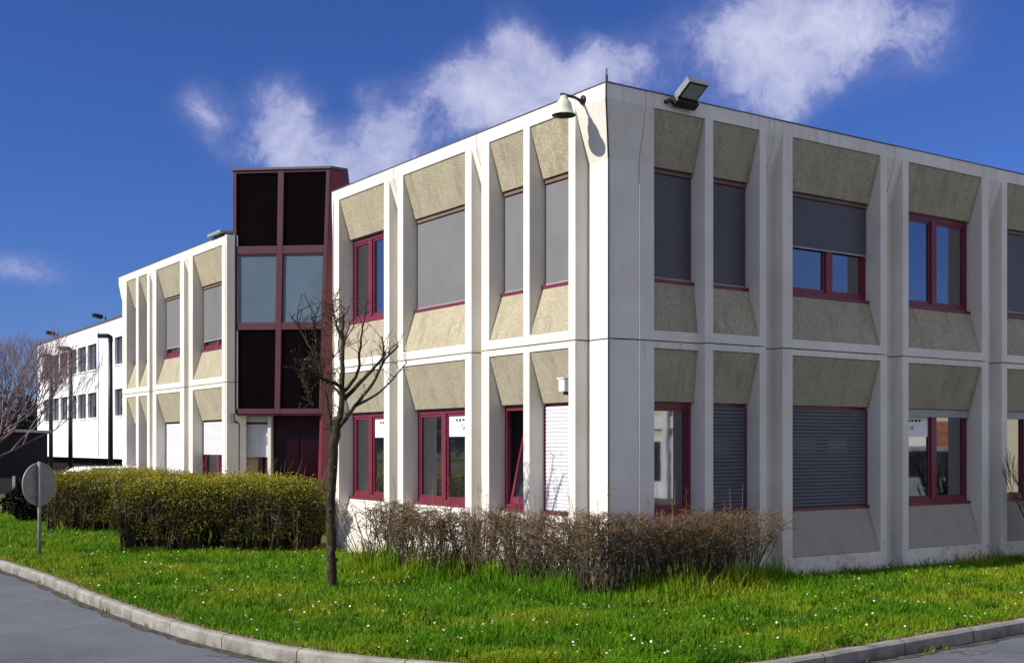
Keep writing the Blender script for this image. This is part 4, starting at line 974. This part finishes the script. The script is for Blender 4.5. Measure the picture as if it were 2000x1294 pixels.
# workshop across the road, seen only mirrored in the shaded ground floor windows
ws = empty('workshop', (29,12,0), 'cream workshop with white doors and a brick pier mirrored in the shaded ground floor panes', 'building')
m = MB(); m.box(29,40,-8,16.6,-.2,4.6); m.box(29,40,18.6,34,-.2,4.6); m.box(29.2,40,16.6,18.6,-.2,4.6); m.build('wall', M['cream'], ws)
m = MB(); m.box(28.96,29.19,17.45,18.59,-.2,2.55); m.build('brick_pier', M['brick'], ws)
for y0 in (-6,-2,2.4,6.0,9.6,13.2):
    m = MB(); m.box(28.94,28.99,y0,y0+3.0,-.15,2.1); m.build('garage_door', M['white'], ws)
    m = MB(); m.box(28.90,28.99,y0-.1,y0+3.1,2.35,2.8); m.build('lintel', M['white'], ws)
m = MB(); m.box(28.90,28.99,16.35,17.4,-.15,2.7); m.build('garage_door', M['white'], ws)
for y0 in (7.35,8.3,9.25,10.2):
    m = MB(); m.box(28.72,28.93,y0-.09,y0+.09,-.15,4.55); m.build('pilaster', M['white'], ws)
for y0 in (7.5,9.45):
    m = MB(); m.box(28.90,28.935,y0,y0+.6,.5,1.9); m.build('window', M['black'], ws)
m = MB(); m.box(28.8,40.2,-8.2,34.2,4.601,4.75); m.build('roof', M['coping'], ws)
car((22.5,16.9,ROADZ), R(80), simple('grey_blue_paint', (.22,.25,.29), .3, .5, var=.02), 'grey blue van across the road, mirrored in a shaded ground floor pane', 'parked_van', h=1.85, van=True)
# ------------------------------------------------------------------ light, sky, camera
lightdir = (-dL*.135+dR*.82+Vector((0,0,-.58))).normalized()
sun = bpy.data.lights.new('sun', 'SUN'); sun.energy = 4.6; sun.angle = R(.53); sun.color = (1,.955,.88)
so = bpy.data.objects.new('sun', sun); COL.objects.link(so); so.rotation_euler = lightdir.to_track_quat('-Z', 'Y').to_euler()
w = bpy.data.worlds.new('World'); S.world = w; w.use_nodes = True; nt = w.node_tree; bg = nt.nodes['Background']
toS = -lightdir; elev = math.asin(toS.z); rot = math.atan2(toS.x, toS.y)
sky = nt.nodes.new('ShaderNodeTexSky'); sky.sky_type = 'NISHITA'; sky.sun_disc = False; sky.sun_elevation = elev; sky.sun_rotation = rot
sky.air_density = 1.0; sky.dust_density = .25; sky.ozone_density = 3.0; sky.altitude = 100
def wn(t_, **k):
    x = nt.nodes.new(t_)
    for a, b in k.items(): setattr(x, a, b)
    return x
def wl(a, b): nt.links.new(a, b)
def wm(op, a, b=None, c=None, clamp=False):
    x = wn('ShaderNodeMath', operation=op); x.use_clamp = clamp
    for i, v in enumerate((a, b, c)):
        if v is None: continue
        if hasattr(v, 'is_linked'): wl(v, x.inputs[i])
        else: x.inputs[i].default_value = v
    return x.outputs[0]
tc = wn('ShaderNodeTexCoord'); D0 = tc.outputs['Generated']
nz = wn('ShaderNodeTexNoise'); nz.inputs['Scale'].default_value = 12; nz.inputs['Detail'].default_value = 5; wl(D0, nz.inputs['Vector'])
sb = wn('ShaderNodeVectorMath', operation='SUBTRACT'); wl(nz.outputs['Color'], sb.inputs[0]); sb.inputs[1].default_value = (.5,.5,.5)
sc = wn('ShaderNodeVectorMath', operation='SCALE'); wl(sb.outputs[0], sc.inputs[0]); sc.inputs['Scale'].default_value = .055
ad = wn('ShaderNodeVectorMath', operation='ADD'); wl(D0, ad.inputs[0]); wl(sc.outputs[0], ad.inputs[1]); Dw = ad.outputs[0]
def pdir(x, y): return Vector(((x-1000)/2320, 1, (870-y)/2320)).normalized()
blobs = [(1590,20,190,120,1.25),(1490,90,120,80,.8),(1680,80,120,80,.6),(1480,190,100,70,.6),(1790,50,110,80,.5),(1330,60,60,40,.35),
 (985,70,62,52,.72),(930,150,75,62,.72),(1070,130,95,62,.62),(1215,120,70,45,.85),(1000,210,170,66,.85),(1140,165,110,55,.72),(1020,235,70,34,.6),
 (780,285,78,62,1.05),(860,215,110,62,.72),(690,345,110,55,.9),(715,175,45,40,.28),
 (550,200,58,58,.72),(500,275,90,64,.85),(570,290,70,50,.6),(400,205,42,55,.75),(50,530,75,38,.85),(160,620,90,40,.2),(1900,330,150,60,.12)]
# an unseen cloud bank is added further down to fill the shaded wall
cov = None
for x, y, rx_, ry_, amp in blobs:
    c = pdir(x, y); rt = Vector((c.y, -c.x, 0)).normalized(); upv = rt.cross(c).normalized(); kx, ky = 2320/rx_*1.0, 2320/ry_*1.0
    s_ = wn('ShaderNodeVectorMath', operation='SUBTRACT'); wl(Dw, s_.inputs[0]); s_.inputs[1].default_value = c
    d1 = wn('ShaderNodeVectorMath', operation='DOT_PRODUCT'); wl(s_.outputs[0], d1.inputs[0]); d1.inputs[1].default_value = rt*kx
    d2 = wn('ShaderNodeVectorMath', operation='DOT_PRODUCT'); wl(s_.outputs[0], d2.inputs[0]); d2.inputs[1].default_value = upv*ky
    r2 = wm('ADD', wm('MULTIPLY', d1.outputs['Value'], d1.outputs['Value']), wm('MULTIPLY', d2.outputs['Value'], d2.outputs['Value']))
    g_ = wm('MULTIPLY', wm('POWER', 2.718, wm('MULTIPLY', r2, -1.1)), amp)
    cov = g_ if cov is None else wm('ADD', cov, g_)
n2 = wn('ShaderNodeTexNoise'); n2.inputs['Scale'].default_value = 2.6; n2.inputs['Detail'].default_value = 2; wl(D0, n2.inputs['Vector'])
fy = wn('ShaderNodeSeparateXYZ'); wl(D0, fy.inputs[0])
side = wm('MULTIPLY_ADD', fy.outputs['Y'], -4.0, -.2, clamp=True)         # bright cloud added behind the camera as neutral fill for the shaded wall
fill_cloud = wm('MULTIPLY', wm('MULTIPLY_ADD', n2.outputs['Fac'], 5.0, -1.5, clamp=True), side)
cov = wm('ADD', cov, wm('MULTIPLY', fill_cloud, 1.6))
n3 = wn('ShaderNodeTexNoise'); n3.inputs['Scale'].default_value = 17; n3.inputs['Detail'].default_value = 7; n3.inputs['Roughness'].default_value = .67; wl(Dw, n3.inputs['Vector'])
brk = wm('MULTIPLY_ADD', n3.outputs['Fac'], 2.9, -.42, clamp=False)
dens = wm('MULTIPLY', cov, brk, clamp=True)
smo = wn('ShaderNodeMapRange', interpolation_type='SMOOTHSTEP'); wl(dens, smo.inputs['Value']); smo.inputs['From Min'].default_value = .05; smo.inputs['From Max'].default_value = 1.5
hz = wm('MULTIPLY_ADD', fy.outputs['Z'], 12, -.1, clamp=True)
cm = wm('MULTIPLY', wm('MULTIPLY', smo.outputs[0], .84), hz)
shade = wn('ShaderNodeMix', data_type='RGBA'); wl(wm('ADD', wm('MULTIPLY_ADD', n3.outputs['Fac'], 2.6, -1.65), wm('MULTIPLY', cov, .75), clamp=True), shade.inputs[0])
SKYK = .09
shade.inputs[6].default_value = (.24/SKYK,.255/SKYK,.46/SKYK,1); shade.inputs[7].default_value = (.66/SKYK,.66/SKYK,.77/SKYK,1)
hs = wn('ShaderNodeMix', data_type='RGBA', blend_type='MULTIPLY'); hs.inputs[0].default_value = 1; wl(sky.outputs[0], hs.inputs[6]); hs.inputs[7].default_value = (.255,.385,.79,1)
mixc = wn('ShaderNodeMix', data_type='RGBA'); wl(cm, mixc.inputs[0]); wl(hs.outputs[2], mixc.inputs[6]); wl(shade.outputs[2], mixc.inputs[7])
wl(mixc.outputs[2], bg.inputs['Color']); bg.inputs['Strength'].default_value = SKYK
cam = bpy.data.cameras.new('camera'); co = bpy.data.objects.new('camera', cam); COL.objects.link(co)
co.location = (0,0,1.75); co.rotation_euler = (R(90),0,0); cam.sensor_width = 36; cam.lens = 2320/2000*36; cam.shift_y = .1115; cam.clip_end = 3000; cam.clip_start = .1
S.camera = co
vs_ = S.view_settings; vs_.view_transform = 'Standard'; vs_.look = 'None'; vs_.exposure = .5; vs_.gamma = 1; vs_.use_curve_mapping = False
